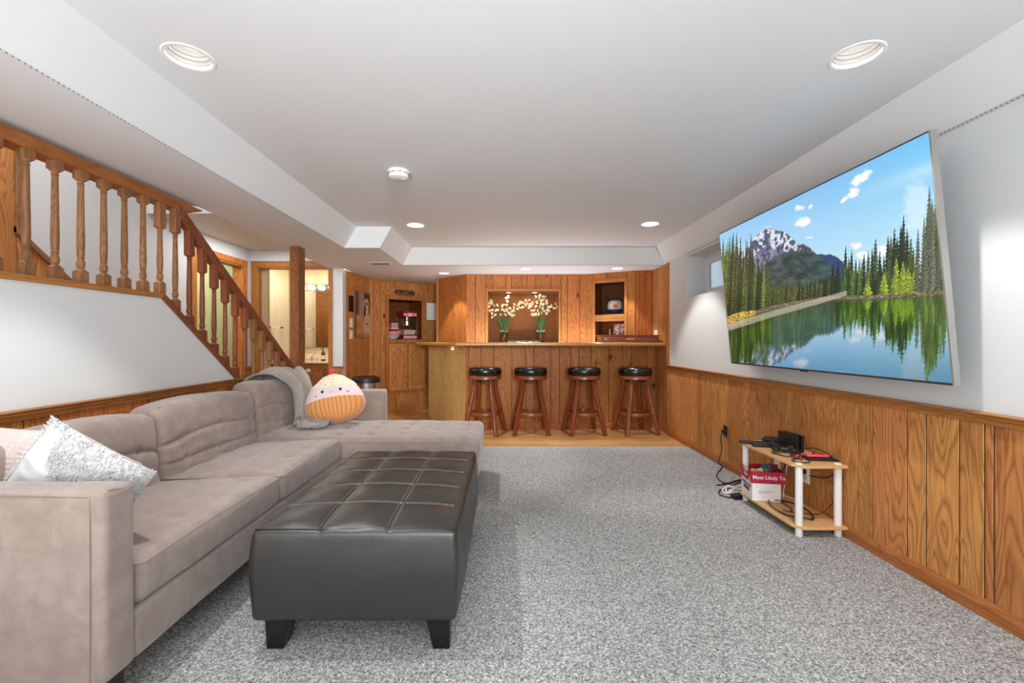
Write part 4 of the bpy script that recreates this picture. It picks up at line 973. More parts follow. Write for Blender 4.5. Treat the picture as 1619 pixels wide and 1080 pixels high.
# seam lines on the near arm
m = MB()
ar = lambda pts, r=.0014: m.tube([Vector(p)-SO for p in pts], r, 5)
ar([(-1.965, 1.2395, .665), (-1.5, 1.2375, .668), (-1.165, 1.2395, .664)]); ar([(-1.160, 1.2405, .14), (-1.158, 1.239, .4), (-1.160, 1.240, .66)]); ar([(-1.16, 1.24, .664), (-1.125, 1.262, .678), (-1.122, 1.345, .66)])
m.build('arm_seam', M['sofa_dark'], sf)
def seat_fn(sx, sy, sz, cols, rows, sag=.02, depth=.007, off=0, tilt=0):
    def f(p, n):
        u, v = p.x/(sx/2), p.y/(sy/2); q = Vector(p)
        if p.z > 0:
            q.z += .022*(1-abs(u)**3)*(1-abs(v)**3)*max(0, n.z)
            d = 0
            for i in range(cols):
                for j in range(rows):
                    px = -sx/2+sx*(i+.5)/cols; py = -sy/2+sy*(j+.5)/rows
                    r2 = ((p.x-px)**2+(p.y-py)**2)
                    d += math.exp(-r2/.018**2)*1.1+math.exp(-r2/.055**2)*.6
                    a = math.atan2(p.y-py, p.x-px); d += .35*math.exp(-r2/.06**2)*max(0, math.cos(4*a+off))**6
            q.z -= depth*d*max(0, n.z)
        k = .004*noise.noise((p+Vector((off, 3*off, 0)))*5)+.0015*noise.noise((p+Vector((off, 0, 5)))*22)
        q += n*k
        q.x += .010*(1-abs(v)**4)*(1 if p.x > 0 else 0)*g(p.z, sz*.35)
        q.z += tilt*(p.x)/sx
        return q
    return f
def piping(path, par, r=.0045, mat=None, name='piping', root=SO):
    m = MB().tube([Vector(p)-root for p in path], r, 6); return m.build(name, mat or M['sofa'], par, smooth='all')
for i, (y0, y1) in enumerate(((1.358, 2.236), (2.240, 3.058))):
    sx, sy, sz = .70, y1-y0, .15
    c = soft('seat_cushion', -1.475, (y0+y1)/2, .338, sx, sy, sz, .038, (34, 40, 4), seat_fn(sx, sy, sz, 3, 4, off=i*2.1, tilt=.035), M['sofa'], sf)
    path = [(-1.475-.33, y0+.012, .395)]+[( -1.14, y0+.010, .412), (-1.127, y0+.022, .413)]+[(-1.124+.006*math.sin(t*PI), y0+.03+(sy-.06)*t, .414+.012*math.sin(t*PI)) for t in [k/12 for k in range(13)]]+[(-1.127, y1-.022, .413), (-1.14, y1-.010, .412)]
    piping(path, c, .0035, root=SO+c.location)
def chaise_fn(p, n): return seat_fn(1.78, .72, .15, 8, 4, depth=.010, off=1.3)(p, n)
ch = soft('chaise_cushion', -1.065, 3.42, .345, 1.78, .725, .16, .045, (96, 44, 4), chaise_fn, M['sofa'], sf)
piping([(-1.12, 3.058, .395), (-.6, 3.056, .399), (-.21, 3.058, .395), (-.175, 3.09, .394), (-.173, 3.4, .397), (-.175, 3.76, .394)], ch, .003, root=SO+ch.location)
def back_fn(sy, off, w0=.43):
    def f(p, n):
        q = Vector(p); v = p.y/(sy/2); zz = p.z/(w0/2)
        q += n*.022*(1-abs(v)**3)*(1-abs(zz)**3)*(1 if n.x > .5 else .15)
        if p.x > 0:
            d = 0
            wz = .006*math.sin(p.y*9+off)
            for z0, a in ((.035, 1.0), (-.085, .8)):
                d += a*g(p.z-z0-wz, .0075)*(.55+.45*abs(math.sin(p.y*7+off+z0*30)))+.6*a*g(p.z-z0-wz, .03)
            for k in range(3):
                y0 = -sy/2+sy*(k+.5)/3
                d += .45*g(p.y-y0, .008)*g(p.z+.04, .13)
                for z0 in (.035, -.085): d += 1.1*math.exp(-((p.y-y0)**2+(p.z-z0)**2)/.02**2)
            q.x -= .0115*d*max(0, n.x)
            wr = noise.noise(Vector((p.y*5+off, p.z*26, off)))
            q.x += .007*wr*max(0, n.x)*g(p.z+.08, .13)
        q += n*(.005*noise.noise((p+Vector((off, off, 0)))*4)+.0015*noise.noise((p+Vector((off, 0, 9)))*20))
        q.x += -.045*(p.z/w0+.5)                   # lean back
        q.z += -.02*abs(v)**4*(1 if p.z > 0 else 0)+.008*math.sin(v*3+off)*(1 if p.z > 0 else 0)
        return q
    return f
for i, (y0, y1, zc) in enumerate(((1.372, 2.235, .538), (2.243, 3.105, .558), (3.113, 3.765, .585))):
    sy = y1-y0
    c = soft('back_cushion', -1.80, (y0+y1)/2, zc, .19, sy, .43, .05, (5, 56, 40), back_fn(sy, 1.7*i+.4), M['sofa'], sf)
    zt = zc+.185
    piping([(-1.765, y0+.02, zt-.16), (-1.775, y0+.012, zt-.05), (-1.786, y0+.035, zt+.006)]+[(-1.782, y0+.04+(sy-.08)*k/8, zt+.014+.006*math.sin(PI*k/8)) for k in range(9)]+[(-1.786, y1-.035, zt+.006), (-1.775, y1-.012, zt-.05)], c, .0022, M['sofa_dark'], root=SO+c.location)
for x, y in ((-1.17, 1.30), (-1.88, 1.30), (-1.17, 2.6), (-.26, 3.14), (-.26, 3.70), (-1.88, 3.70)):
    MB().obox(Matrix.Translation((x+1.5, y-2.5, .066)), .06, .06, .13).build('leg', M['black'], sf, bevel=.003)

# ------------------------------------------------------------------ leather ottoman
OT = Vector((-.53, 2.115, 0)); ot = thing('leather_ottoman', 'long charcoal leather ottoman with grey stitching and grid tufting', 'ottoman', OT)
ox, oy, oz = .72, 1.11, .327
LX = (-.121, .121); LY = (-.333, -.111, .111, .333)
def top_h(x, y):
    dx = min(abs(x-c) for c in LX+(-.345, .345)); dy = min(abs(y-c) for c in LY+(-.54, .54))
    h = .019*(1-math.exp(-(dx/.045)))*(1-math.exp(-(dy/.045)))
    h -= .004*math.exp(-(min(abs(x-c) for c in LX)/.006)**2)+.002*math.exp(-(min(abs(y-c) for c in LY)/.006)**2)
    h += .020*(1-(x/.36)**2)*(1-(y/.555)**4)
    return h
def ott(p, n):
    q = Vector(p); b = math.cos(PI*p.z/oz*.9)
    if abs(n.x) > .3 and abs(n.x) > abs(n.z): q.x += math.copysign(.022*max(0, b), p.x)*(1-abs(p.y/(oy/2))**6*.6)
    if abs(n.y) > .3 and abs(n.y) > abs(n.z): q.y += math.copysign(.014*max(0, b), p.y)
    if p.z > oz/2-.035:
        q.z += top_h(p.x, p.y)*max(0, n.z)
        q.z += .0022*noise.noise(p*14)*max(0, n.z)
    else:
        s = 1 if abs(n.x) > .5 else .35
        q += n*s*(.004*noise.noise(Vector((p.x*6, p.y*9, p.z*5)))+.003*noise.noise(Vector((p.x*10, p.y*26, p.z*6))))
    return q
def lin_extra(): pass
body = soft_box(ox, oy, oz, .020, (110, 150, 14), ott).build('body', M['leather'], ot, smooth='all'); body.location = (0, 0, .109+oz/2)
zt0 = .109+oz
def zt_of(x, y): return .109+oz+top_h(x, y)+.0022*noise.noise(Vector((x, y, oz/2))*14)
m = MB()
for c in LY:
    for sgn in (-1, 1):
        x = -.335
        while x < .33:
            za = zt_of(x, c+sgn*.005); m.obox(Matrix.Translation((x+.004, c+sgn*.005, za+.0012)), .0075, .0018, .0018); x += .0115
for c in LX:
    for sgn in (-1, 1):
        y = -.535
        while y < .53:
            za = zt_of(c+sgn*.008, y); m.obox(Matrix.Translation((c+sgn*.008, y+.004, za+.0012)), .0014, .0075, .0014); y += .0115
y = -oy/2+.004
x = -.345
while x < .34: m.obox(Matrix.Translation((x, -oy/2-.0015, zt0-.026)), .0075, .002, .0018); x += .0115
st_ = m.build('stitching', M['stitch'], ot); st_['kind'] = 'stuff'
m = MB(); q = lambda s: [(-ox/2+.014, -oy/2+.010, zt0-.010), (ox/2-.014, -oy/2+.010, zt0-.010)]
ring = [(-.350, -.545), (.350, -.545), (.350, .545), (-.350, .545), (-.350, -.545)]
m.tube([(x, y, zt0-.0035) for x, y in ring], .0042, 6); m.build('welt', M['leather'], ot, smooth='all')
for x, y in ((-.275, -.508), (.295, -.508), (-.275, .508), (.295, .508)):
    m = MB(); a, b = .043, .030
    sx = .012*(1 if x > 0 else -1)
    vs = [(x+sx+s*b, y+t_*b, 0) for s, t_ in ((-1,-1),(1,-1),(1,1),(-1,1))]+[(x+s*a, y+t_*a, .125) for s, t_ in ((-1,-1),(1,-1),(1,1),(-1,1))]
    m.add(vs, [(3,2,1,0),(4,5,6,7),(0,1,5,4),(1,2,6,5),(2,3,7,6),(3,0,4,7)]); m.build('leg', M['black_gloss'], ot, bevel=.003)

# ------------------------------------------------------------------ pillows, throw and plush
def pillow_mesh(w, h, t, n=44, corner=.92, fn=None):
    m = MB(); vs = []; fs = []
    def P(u, v, s):
        k = (1-abs(u)**2.6)*(1-abs(v)**2.6); k = max(k, 0)**.52
        pin = 1-.04*(1-abs(v)**2)*abs(u)**3; pin2 = 1-.04*(1-abs(u)**2)*abs(v)**3
        p = Vector((u*w/2*pin, s*t/2*k, v*h/2*pin2)); return fn(p, u, v, s) if fn else p
    for s in (-1, 1):
        b = len(vs)
        for j in range(n+1):
            for i in range(n+1): vs.append(P(-1+2*i/n, -1+2*j/n, s))
        for j in range(n):
            for i in range(n):
                a = b+j*(n+1)+i; f = (a, a+1, a+n+2, a+n+1); fs.append(f if s < 0 else f[::-1])
    m.add(vs, fs); return m
def plump(p, u, v, s):
    d = .010*noise.noise(Vector((p.x*9, s*3, p.z*9))); 
    if s < 0: d += .030*math.exp(-((p.x-.02)**2+(p.z-.03)**2)/.05**2)*-1+.012*noise.noise(Vector((p.x*5, 0, p.z*34)))*math.exp(-((p.x+.05)/.12)**2)
    return p+Vector((0, s*d, 0))
fur = fabric('white_fleece', srgb(196, 197, 196), srgb(216, 217, 216), .8, .95, .6)
pw = pillow_mesh(.375, .375, .18, 60, fn=plump).build('fluffy_pillow', [fur], smooth='all')
pw.location = (-1.446, 1.475, .588); pw.rotation_euler = (math.radians(-6), math.radians(31), math.radians(6))
tag(pw, 'fluffy white throw pillow tilted against the near back cushion', 'pillow')
ps = bpy.data.particles.new('fur') if False else None
# fleece tufts: short curled loops of yarn on the right half and along the edges
m = MB()
for k in range(5200):
    u, v = random.uniform(-1, 1), random.uniform(-1, 1)
    onr = u+.6*v > .10+.2*math.sin(u*3) and not (abs(u+.12) < .2 and abs(v-.22) < .14)
    if not (onr or max(abs(u), abs(v)) > .90): continue
    kk = max((1-abs(u)**2.6)*(1-abs(v)**2.6), 0)**.52; s = -1
    pin = 1-.04*(1-abs(v)**2)*abs(u)**3; pin2 = 1-.04*(1-abs(u)**2)*abs(v)**3
    p = plump(Vector((u*.1875*pin, s*.09*kk, v*.1875*pin2)), u, v, s)
    a = random.uniform(0, 2*PI); L_ = random.uniform(.004, .011); d = Vector((math.cos(a)*L_, -random.uniform(.003, .010), math.sin(a)*L_)); r0 = random.uniform(.0012, .0022)
    if max(abs(u), abs(v)) > .9: d = Vector((u*.010*random.random(), -.004, v*.012*random.random()))+Vector((d.x*.5, 0, d.z*.5))
    m.tube([p+Vector((0, .002, 0)), p+d*.6+Vector((0, -.003, 0)), p+d], [r0, r0, r0*.4], 4, cap=False)
ft = m.build('fleece_pile', fur, pw); ft['kind'] = 'stuff'
def patt(p, u, v, s):
    # basket-weave ribs
    cx, cz = math.floor(p.x/.052), math.floor(p.z/.052); fx, fz = p.x/.052-cx, p.z/.052-cz
    h = math.sin((fx if (cx+cz) % 2 else fz)*PI*6)*.0012
    return p+Vector((0, s*(h+.006*noise.noise(p*9)), 0))
pp = pillow_mesh(.42, .42, .17, 170, fn=patt).build('patterned_pillow', fabric('blush_woven', srgb(196, 180, 174), srgb(208, 194, 188)), smooth='all')
pp.location = (-1.83, 1.58, .585); pp.rotation_euler = (math.radians(-14), math.radians(6), math.radians(4))
tag(pp, 'blush pillow with a woven basket pattern in the near sofa corner', 'pillow')

# throw blanket: hangs over the third back cushion, gathers in folds on the chaise
def throw():
    m = MB(); nu, nv = 110, 130; vs = []; fs = []
    path = [(-1.955, .71), (-1.948, .76), (-1.91, .808), (-1.84, .826), (-1.765, .812), (-1.695, .72), (-1.668, .60), (-1.645, .50), (-1.60, .448), (-1.52, .438), (-1.44, .440), (-1.34, .440)]
    yc = [3.60, 3.60, 3.60, 3.60, 3.59, 3.60, 3.585, 3.54, 3.47, 3.40, 3.35, 3.32]
    wd = [.50, .52, .52, .50, .44, .24, .22, .23, .25, .26, .22, .12]
    sp = spline([(x, y, z) for (x, z), y in zip(path, yc)], 13); ww = spline([(w__, 0, 0) for w__ in wd], 13)
    n = len(sp)
    for j in range(n):
        t = j/(n-1); c = sp[j]; tg = (sp[min(j+1, n-1)]-sp[max(j-1, 0)]).normalized()
        nr = Vector((tg.z*-1, 0, tg.x)); nr = nr if (nr.x > 0 or nr.z > 0) else -nr
        w__ = ww[j].x; fold = max(0, min(1, (t-.20)/.22)); fold = fold*fold*(3-2*fold)
        amp = .006+.027*fold
        for i in range(nu+1):
            u = -1+2*i/nu
            ph = 10.5*u+1.6*math.sin(4.2*t+.5)+.9*u*math.sin(7*t)
            f = math.sin(ph)*amp+.45*amp*math.sin(2.3*ph+4*t)+.25*amp*math.sin(4.9*u-9*t)
            side = .016*math.sin(ph*1.5+1)*fold
            y = c.y+u*w__/2+side
            rum = noise.noise(Vector((u*2.2, t*7, 1)))*.012+noise.noise(Vector((u*6, t*18, 4)))*.006
            k = f+.022+amp+rum
            xs = 0
            if t > .66:
                h = min(1, (t-.66)/.08)
                k = (abs(f)*1.25+.010+.030*max(0, noise.noise(Vector((u*3.1+2, t*13, 3)))+.15))*h+k*(1-h)
                xs = .03*math.sin(u*5+9*t)*h
            # the far half bulges forward over the corner between cushion and arm
            bulge = max(0, u)*(1-fold)*(.20*min(1, t/.2))
            vs.append(Vector((c.x+xs+bulge, y, c.z-.02*max(0, u)*(1-fold)))+nr*k)
    for j in range(n-1):
        for i in range(nu):
            a = j*(nu+1)+i; fs.append((a, a+1, a+nu+2, a+nu+1))
    m.add(vs, fs); return m
t = NT('heather_knit'); v = t.coords(rnd=False); nz = t.noise(t.coords((120, 120, 320), rnd=False), 1, 3, .7); b2 = t.noise(v, 12, 3)
t.base(t.mix(nz, srgb(132, 122, 114), srgb(196, 188, 180)), .95, spec=.1); t.b.inputs['Sheen Weight'].default_value = .3
wv = t.n('ShaderNodeTexWave'); wv.inputs['Scale'].default_value = 60; wv.inputs['Distortion'].default_value = 2; t.l(v, wv.inputs[0]); t.bump(t.math('ADD', wv.outputs[1], nz), .6, .003)
tb = throw().build('throw_blanket', t.m, smooth='all'); md = tb.modifiers.new('thick', 'SOLIDIFY'); md.thickness = .007; md.offset = 1
tag(tb, 'heather grey knit throw draped over the third back cushion onto the chaise', 'blanket')

# cupcake plush
PL = Vector((-1.335, 3.50, .640)); pu = thing('cupcake_plush', 'round cupcake plush cushion with cream icing, striped orange case and smiling face', 'plush toy', PL)
pu.rotation_euler = (math.radians(-10), math.radians(-9), math.radians(12))
def plush_r(z):   # radius profile, z -.21...21
    if z < -.04: return .228*max(0, 1-(abs(z+.04)/.152)**2.6)**.5
    t = (z+.04)/.245; return .228*max(0, 1-.66*t**1.5-.34*t**5)**.85+.005*math.sin(z*75)*(z > .08)*(t < .93)
def plush_pt(a, z, k=1.0):
    r = plush_r(z); y = -math.sin(a); return Vector((r*math.cos(a)*k, -r*.62*math.sin(a)*k, z))
m = MB(); NA, NZ = 72, 48
zs = [-.1918+.3966*(.5-.5*math.cos(PI*j/NZ)) for j in range(NZ+1)]
m.lathe([(max(.002, plush_r(z)), z) for z in zs], NA, M=Matrix.Diagonal((1, .62, 1, 1)))
for i_, p in enumerate(m.v):
    q = Vector(p); q += Vector((q.x, q.y, 0)).normalized()*.006*noise.noise(q*8); m.v[i_] = tuple(q)
t = NT('plush_velour'); tc = t.n('ShaderNodeTexCoord'); s = t.n('ShaderNodeSeparateXYZ'); t.l(tc.outputs['Object'], s.inputs[0])
X_, Y_, Z_ = s.outputs
nz = t.noise(tc.outputs['Object'], 9, 2)
drip = t.math('ADD', t.math('MULTIPLY', t.math('SINE', t.math('MULTIPLY', X_, 34)), .006), .098)
ang = t.math('ARCTAN2', Y_, X_)
sf_ = t.math('ABSOLUTE', t.math('SUBTRACT', t.math('FRACT', t.math('MULTIPLY', ang, 30/2/PI)), .5))
case_ = t.mix(t.math('LESS_THAN', sf_, .075), srgb(218, 154, 94), srgb(178, 94, 52))
c = t.mix(t.math('GREATER_THAN', Z_, t.math('ADD', t.math('MULTIPLY', t.math('MULTIPLY', X_, X_), -.5), .012)), case_, srgb(226, 208, 208))
vo = t.n('ShaderNodeTexVoronoi'); vo.inputs['Scale'].default_value = 42; t.l(tc.outputs['Object'], vo.inputs['Vector'])
spk = t.mix(t.math('LESS_THAN', vo.outputs['Distance'], .22), srgb(232, 222, 196), t.mix(.5, vo.outputs['Color'], srgb(170, 150, 90)))
c = t.mix(t.math('GREATER_THAN', Z_, drip), c, spk); t.base(c, .85, spec=.15); t.b.inputs['Sheen Weight'].default_value = .4
m.build('body', t.m, pu, smooth='all')
MB().sphere((-.0, 0, .218), .027, n=18, k=12).build('cherry', plain('cherry_plush', srgb(206, 60, 66), .8), pu, smooth='all')
def on_plush(x, z, lift=.002):
    r = plush_r(z); a = math.acos(max(-1, min(1, x/r))); return Vector((x, -r*.62*math.sin(a)-lift, z))
m = MB()
for x in (-.066, .066): m.sphere(on_plush(x, .062), .012, .006, .011, 14, 8)
m.build('eyes', M['black_gloss'], pu, smooth='all')
m = MB()
for x in (-.112, .115): m.sphere(on_plush(x, .036, 0), .014, .005, .009, 14, 6)
m.build('cheeks', plain('blush_felt', srgb(226, 138, 130), .85), pu, smooth='all')
MB().tube([on_plush(-.016+.032*k/8, .055-.007*math.sin(PI*k/8), .003) for k in range(9)], .0016, 5).build('smile', plain('red_thread', srgb(196, 70, 66), .7), pu)

# ------------------------------------------------------------------ television
TX0, TZ0, TX1, TZ1, TYN, TYF = 1.800, .922, 1.703, 1.946, 1.769, 3.51
tv = thing('television', 'large flat television tilted on the right wall showing a mountain lake', 'television', (1.86, (TYN+TYF)/2, 1.35))
tv0 = Vector(tv.location)
up_v = Vector((TX1-TX0, 0, TZ1-TZ0)); nrm = Vector((-up_v.z, 0, up_v.x)).normalized()   # faces into the room
th_ = .026
def tvp(u, v, d=0): return Vector((TX0, TYF+(TYN-TYF)*u, TZ0))+up_v*v-nrm*d-tv0    # d goes behind the glass
def tvbox(u0, u1, v0, v1, d0, d1, name, mat, **k):
    vs = [tvp(u, v, d) for v in (v0, v1) for u, d in ((u0, d0), (u1, d0), (u1, d1), (u0, d1))]
    return MB().add(vs, [(3,2,1,0),(4,5,6,7),(0,1,5,4),(1,2,6,5),(2,3,7,6),(3,0,4,7)]).build(name, mat, tv, **k)
tvbox(.002, .998, .003, .997, .004, th_, 'casing', M['black'])
e = .0045
sil = plain('silver_bezel', srgb(168, 166, 162), .35, .6)
tvbox(1-e, 1, 0, 1, -.001, th_, 'side_bezel', sil); tvbox(0, e, 0, 1, -.001, th_, 'side_bezel', sil)
tvbox(e, 1-e, 0, .010, -.001, th_, 'bottom_bezel', plain('dark_bezel', srgb(74, 70, 66), .35, .3)); tvbox(e, 1-e, 1-.006, 1, -.001, th_, 'top_bezel', bpy.data.materials['dark_bezel'])
tvbox(.47, .50, -.006, .002, .0, .012, 'sensor', M['black'])
m = MB().box(1.905-1.86, XR-1.86, -.25, .25, -.12, .15).box(1.80-1.86, 1.91-1.86, -.22, -.18, -.2, .2).box(1.80-1.86, 1.91-1.86, .18, .22, -.2, .2)
m.build('wall_bracket', M['black'], tv)
src = np.array([(0, 1), (1, 1), (1, 0), (0, 0)], float); dst = np.array([(38, 412), (808, 50), (908, 965), (90, 880)], float)
A_ = []; b_ = []
for (u, v), (x, y) in zip(src, dst):
    A_ += [[u, v, 1, 0, 0, 0, -x*u, -x*v], [0, 0, 0, u, v, 1, -y*u, -y*v]]; b_ += [x, y]
Hh = np.append(np.linalg.solve(np.array(A_), np.array(b_)), 1).reshape(3, 3)
rs = np.random.default_rng(12)
trees = []
def tr_(x, yb, yt, w__, c): trees.append((x, yb, yt, w__, c))
G1, G2, G3, G4 = (34, 48, 36), (60, 78, 42), (96, 112, 50), (84, 90, 74)
for x in np.arange(44, 122, 6.5): tr_(x+rs.normal(0, 2), 700-(x-44)*.1, 392+rs.uniform(0, 55)+abs(x-82)*.5, 15, [G2, G3, G1][rs.integers(3)])
for x in np.arange(128, 208, 7): tr_(x, 690-(x-128)*.1, (425 if x < 165 else 480)+rs.uniform(0, 60), 13, [G2, G3, G1][rs.integers(3)])
tr_(155, 680, 410, 12, G1); tr_(137, 680, 430, 9, G2)
for x in (214, 221, 228): tr_(x, 680, 475+rs.uniform(0, 30), 7, G2)
for x in np.arange(236, 500, 5.5): tr_(x, 668-(x-236)*.06, 592-(x-236)*.06+rs.uniform(-14, 16), 8, [G1, G2, (70, 84, 44)][rs.integers(3)])
for x, yt in ((462, 525), (480, 512), (508, 458), (530, 474), (520, 500), (546, 510), (560, 515), (576, 490), (592, 478), (606, 470), (618, 434), (634, 478), (650, 500), (664, 425), (674, 428), (687, 398), (698, 430), (710, 390), (720, 350), (734, 398), (748, 430), (690, 470), (758, 470)):
    tr_(x, 655, yt, 22 if yt < 450 else 16, G1 if rs.random() < .55 else G2)
for x in np.arange(505, 770, 8): tr_(x, 660, 560+rs.uniform(-50, 30), 12, [G1, G2, G3, (58, 92, 52)][rs.integers(4)])
for x, yt in ((695, 505), (720, 520), (740, 540), (650, 560), (590, 590), (760, 560)): tr_(x, 650, yt, 24, (126, 142, 50))
for x, yt in ((774, 400), (796, 355), (806, 340), (814, 250), (824, 300), (836, 300), (846, 330), (800, 420), (830, 420), (850, 430), (862, 360), (874, 380)): tr_(x, 650, yt, 28 if yt < 340 else 18, [G4, G2, (96, 104, 84)][rs.integers(3)])
mx = [120, 150, 165, 185, 200, 215, 228, 240, 262, 280, 300, 315, 325, 350, 368, 385, 400, 430, 460, 480, 500, 520, 1000]; my = [480, 450, 430, 408, 396, 380, 386, 396, 402, 404, 420, 434, 448, 450, 458, 474, 488, 490, 492, 502, 520, 560, 640]
hxp = [180, 200, 240, 280, 330, 380, 410, 440, 470, 500, 540]; hyp = [600, 530, 500, 480, 474, 480, 494, 520, 550, 570, 610]
def shore(x): return np.interp(x, [38, 80, 150, 250, 400, 480, 600, 720, 910], [752, 740, 714, 686, 662, 655, 655, 650, 640])
def upper(x, y):
    n = len(x); c = np.zeros((n, 3)); t_ = np.clip((y-60)/500, 0, 1)[:, None]; r_ = np.clip((x-100)/700, 0, 1)[:, None]
    top = np.array((84, 158, 232))*(1-r_)+np.array((118, 200, 250))*r_; bot = np.array((186, 226, 252))*(1-r_)+np.array((214, 246, 255))*r_
    c[:] = top*(1-t_)+bot*t_
    band = np.exp(-((y-(300-.36*(x-480)))/26)**2)*np.clip((x-500)/300, 0, 1)*.35; c += band[:, None]*(255-c)
    cn = fbm(x/16, y/11, 40, 5)
    cl = np.zeros(n)
    for cx, cy, a, b, rot in ((560, 215, 52, 22, -.62), (532, 268, 30, 17, -.7), (500, 290, 22, 9, -.7), (332, 317, 20, 13, 0), (375, 316, 12, 7, -.8), (345, 370, 32, 22, -.35), (370, 428, 16, 4, 0), (548, 460, 26, 15, 0), (570, 495, 30, 16, 0), (110, 462, 16, 20, 0), (640, 480, 30, 22, 0), (770, 330, 60, 120, 0)):
        dx, dy = x-cx, y-cy; X = dx*np.cos(rot)+dy*np.sin(rot); Y = -dx*np.sin(rot)+dy*np.cos(rot); w__ = .45 if a == 60 else 1
        cl = np.maximum(cl, w__*np.clip(1.5-1.5*((X/a)**2+(Y/b)**2)+(cn-.5)*2.2, 0, 1)*(((X/a)**2+(Y/b)**2) < 2.2))
    c += cl[:, None]*(np.array((252, 253, 255))-c)
    ym = np.interp(x, mx, my)+6*(fbm(x/5, y*0, 9)-.5); mk = y > ym
    s_ = fbm(x/9+y/26, y/13-x/30, 60, 5); mc = np.array((104, 112, 140))+(s_[:, None]-.5)*np.array((190, 186, 170)); sn = (s_ > .54) & (y < ym+70); mc[sn] = np.array((226, 228, 240))
    mc = mc*(1-.25*np.clip((x-300)/100, 0, 1))[:, None]
    c[mk] = np.clip(mc[mk], 40, 250)
    b2_ = (x > 395) & (y > np.interp(x, mx, my)+2); c[b2_] = (52, 78, 120)
    yh = np.interp(x, hxp, hyp, left=999, right=999); hk = y > yh; s2 = fbm(x/22, y/14, 80, 5); hc = np.array((58, 80, 82))+(s2[:, None]-.5)*80; c[hk] = np.clip(hc[hk], 20, 160)
    for k, (tx, yb, yt, w__, tc_) in enumerate(trees):
        near = np.abs(x-tx) < w__+3
        if not near.any(): continue
        xs, ys = x[near], y[near]; h = (ys-yt)/(yb-yt)
        jag = .55+.6*np.abs(((ys-yt)/(7+w__*.35)+k*.37) % 1-.0)+.35*(vnoise(xs/2.2, ys/2.4, 3)-.5)
        wd_ = w__*np.clip(h, 0, 1)**.75*jag*(1 if w__ > 11 else .8)
        mk_ = (h > 0) & (ys < yb+30) & (np.abs(xs-tx) < np.maximum(wd_, 1.0))
        sh = .55+.9*vnoise(xs/2.6, ys/3.2, 7+k)+.35*np.clip((xs-tx)/w__, -1, 1); cc = np.array(tc_)*sh[:, None]*1.12
        idx = np.flatnonzero(near)[mk_]; c[idx] = np.clip(cc[mk_], 8, 235)
    sy = shore(x); k = (y > sy-16-14*np.exp(-((x-100)/50)**2)) & (x < 175); tn = fbm(x/5, y/4, 33)
    c[k] = np.clip(np.array((196, 160, 74))+(tn[k, None]-.5)*210, 30, 245)
    k = (y > sy-14) & (x >= 175); c[k] = np.clip(np.array((120, 112, 92))+(tn[k, None]-.5)*200*np.where(x[k] > 560, 1, .6)[:, None], 20, 240)
    return c
def lake(u, v):
    q = Hh @ np.stack([u, v, np.ones_like(u)]); x, y = q[0]/q[2], q[1]/q[2]
    sy = shore(x); c = upper(x, np.minimum(y, sy))
    lw = y > sy; d = (y-sy)[lw]; xl = x[lw]
    k = 1.5-.35*xl/870; xx = xl+(vnoise(xl/6, d/2.5, 91)-.5)*(2+d*.03)
    ref = np.zeros((lw.sum(), 3))
    for o_ in (-5, 0, 5): ref += upper(xx+o_*.25, sy[lw]-6-d*k+o_*1.6+(vnoise(xl/3, d/9, 55)-.5)*14)
    ref /= 3
    g_ = ref.mean(1) < 135; st = vnoise(xl/4.5, d/70, 77)
    ref[g_] = ref[g_]*np.array((.70, .80, .55))+np.array((8, 16, 6))+np.clip(st[g_, None]*3-1.4, 0, 1)*np.array((24, 32, 8))
    ns = ~g_; deep = np.clip(d/300, 0, 1)
    ref[ns] = ref[ns]*(1-.30*deep[ns, None])+np.array((-20, -8, 0))*deep[ns, None]
    hl = (xl > 240) & (xl < 470) & g_; ref[hl] = ref[hl]*.55+np.array((60, 92, 96))*.5
    far = np.exp(-d/10)[:, None]; ref = ref*(1-.35*far)+np.array((40, 48, 36))*.35*far
    c[lw] = ref
    # sand bar sweeping across the left of the lake
    yb = np.interp(x, [80, 250, 400, 520], [748, 698, 660, 626]); f = (np.abs(y-yb-4) < np.interp(x, [80, 520], [13, 9])) & (x < 515)
    c[f] = c[f]*.35+np.array((206, 196, 178))*.65
    return np.clip(c, 0, 255)
TVM = print_mat('screen_picture', .61, .22)
painted('screen', 560, 330, lake, lambda u, v: tvp(e+(1-2*e)*u, .010+(1-.016)*v, .0005), TVM, tv)

# ------------------------------------------------------------------ small shelf table
TB = Vector((1.765, 2.765, 0)); tb_ = thing('shelf_table', 'low beech table with white tube legs and a lower shelf', 'table', TB)
def on_z(px, py, z): Y = (H-z)*F/(py-VY); return Vector(((px-VX)*Y/F, Y, z))
hx, hy = .147, .315
def tshelf(z0, z1, name):
    c_ = .05; pts = [(-hx+c_, -hy), (hx-.005, -hy), (hx-.0, hy), (-hx+c_, hy), (-hx, hy-c_), (-hx, -hy+c_)]
    MB().prism(pts, 'z', z0, z1).build(name, M['beech'], tb_, bevel=.002)
tshelf(.393, .409, 'top_shelf'); tshelf(.052, .067, 'bottom_shelf')
for x, y in ((-hx+.040, -hy+.040), (hx-.035, -hy+.040), (-hx+.040, hy-.040), (hx-.035, hy-.040)):
    lg = MB().lathe([(.018, .0), (.019, .002), (.019, .052)], 20, (x, y, 0)).lathe([(.019, .067), (.019, .393)], 20, (x, y, 0)).build('leg', M['white'], tb_, smooth=True)
    MB().lathe([(.019, .409), (.018, .414), (.001, .415)], 20, (x, y, 0)).build('cap', M['white'], lg, smooth=True)
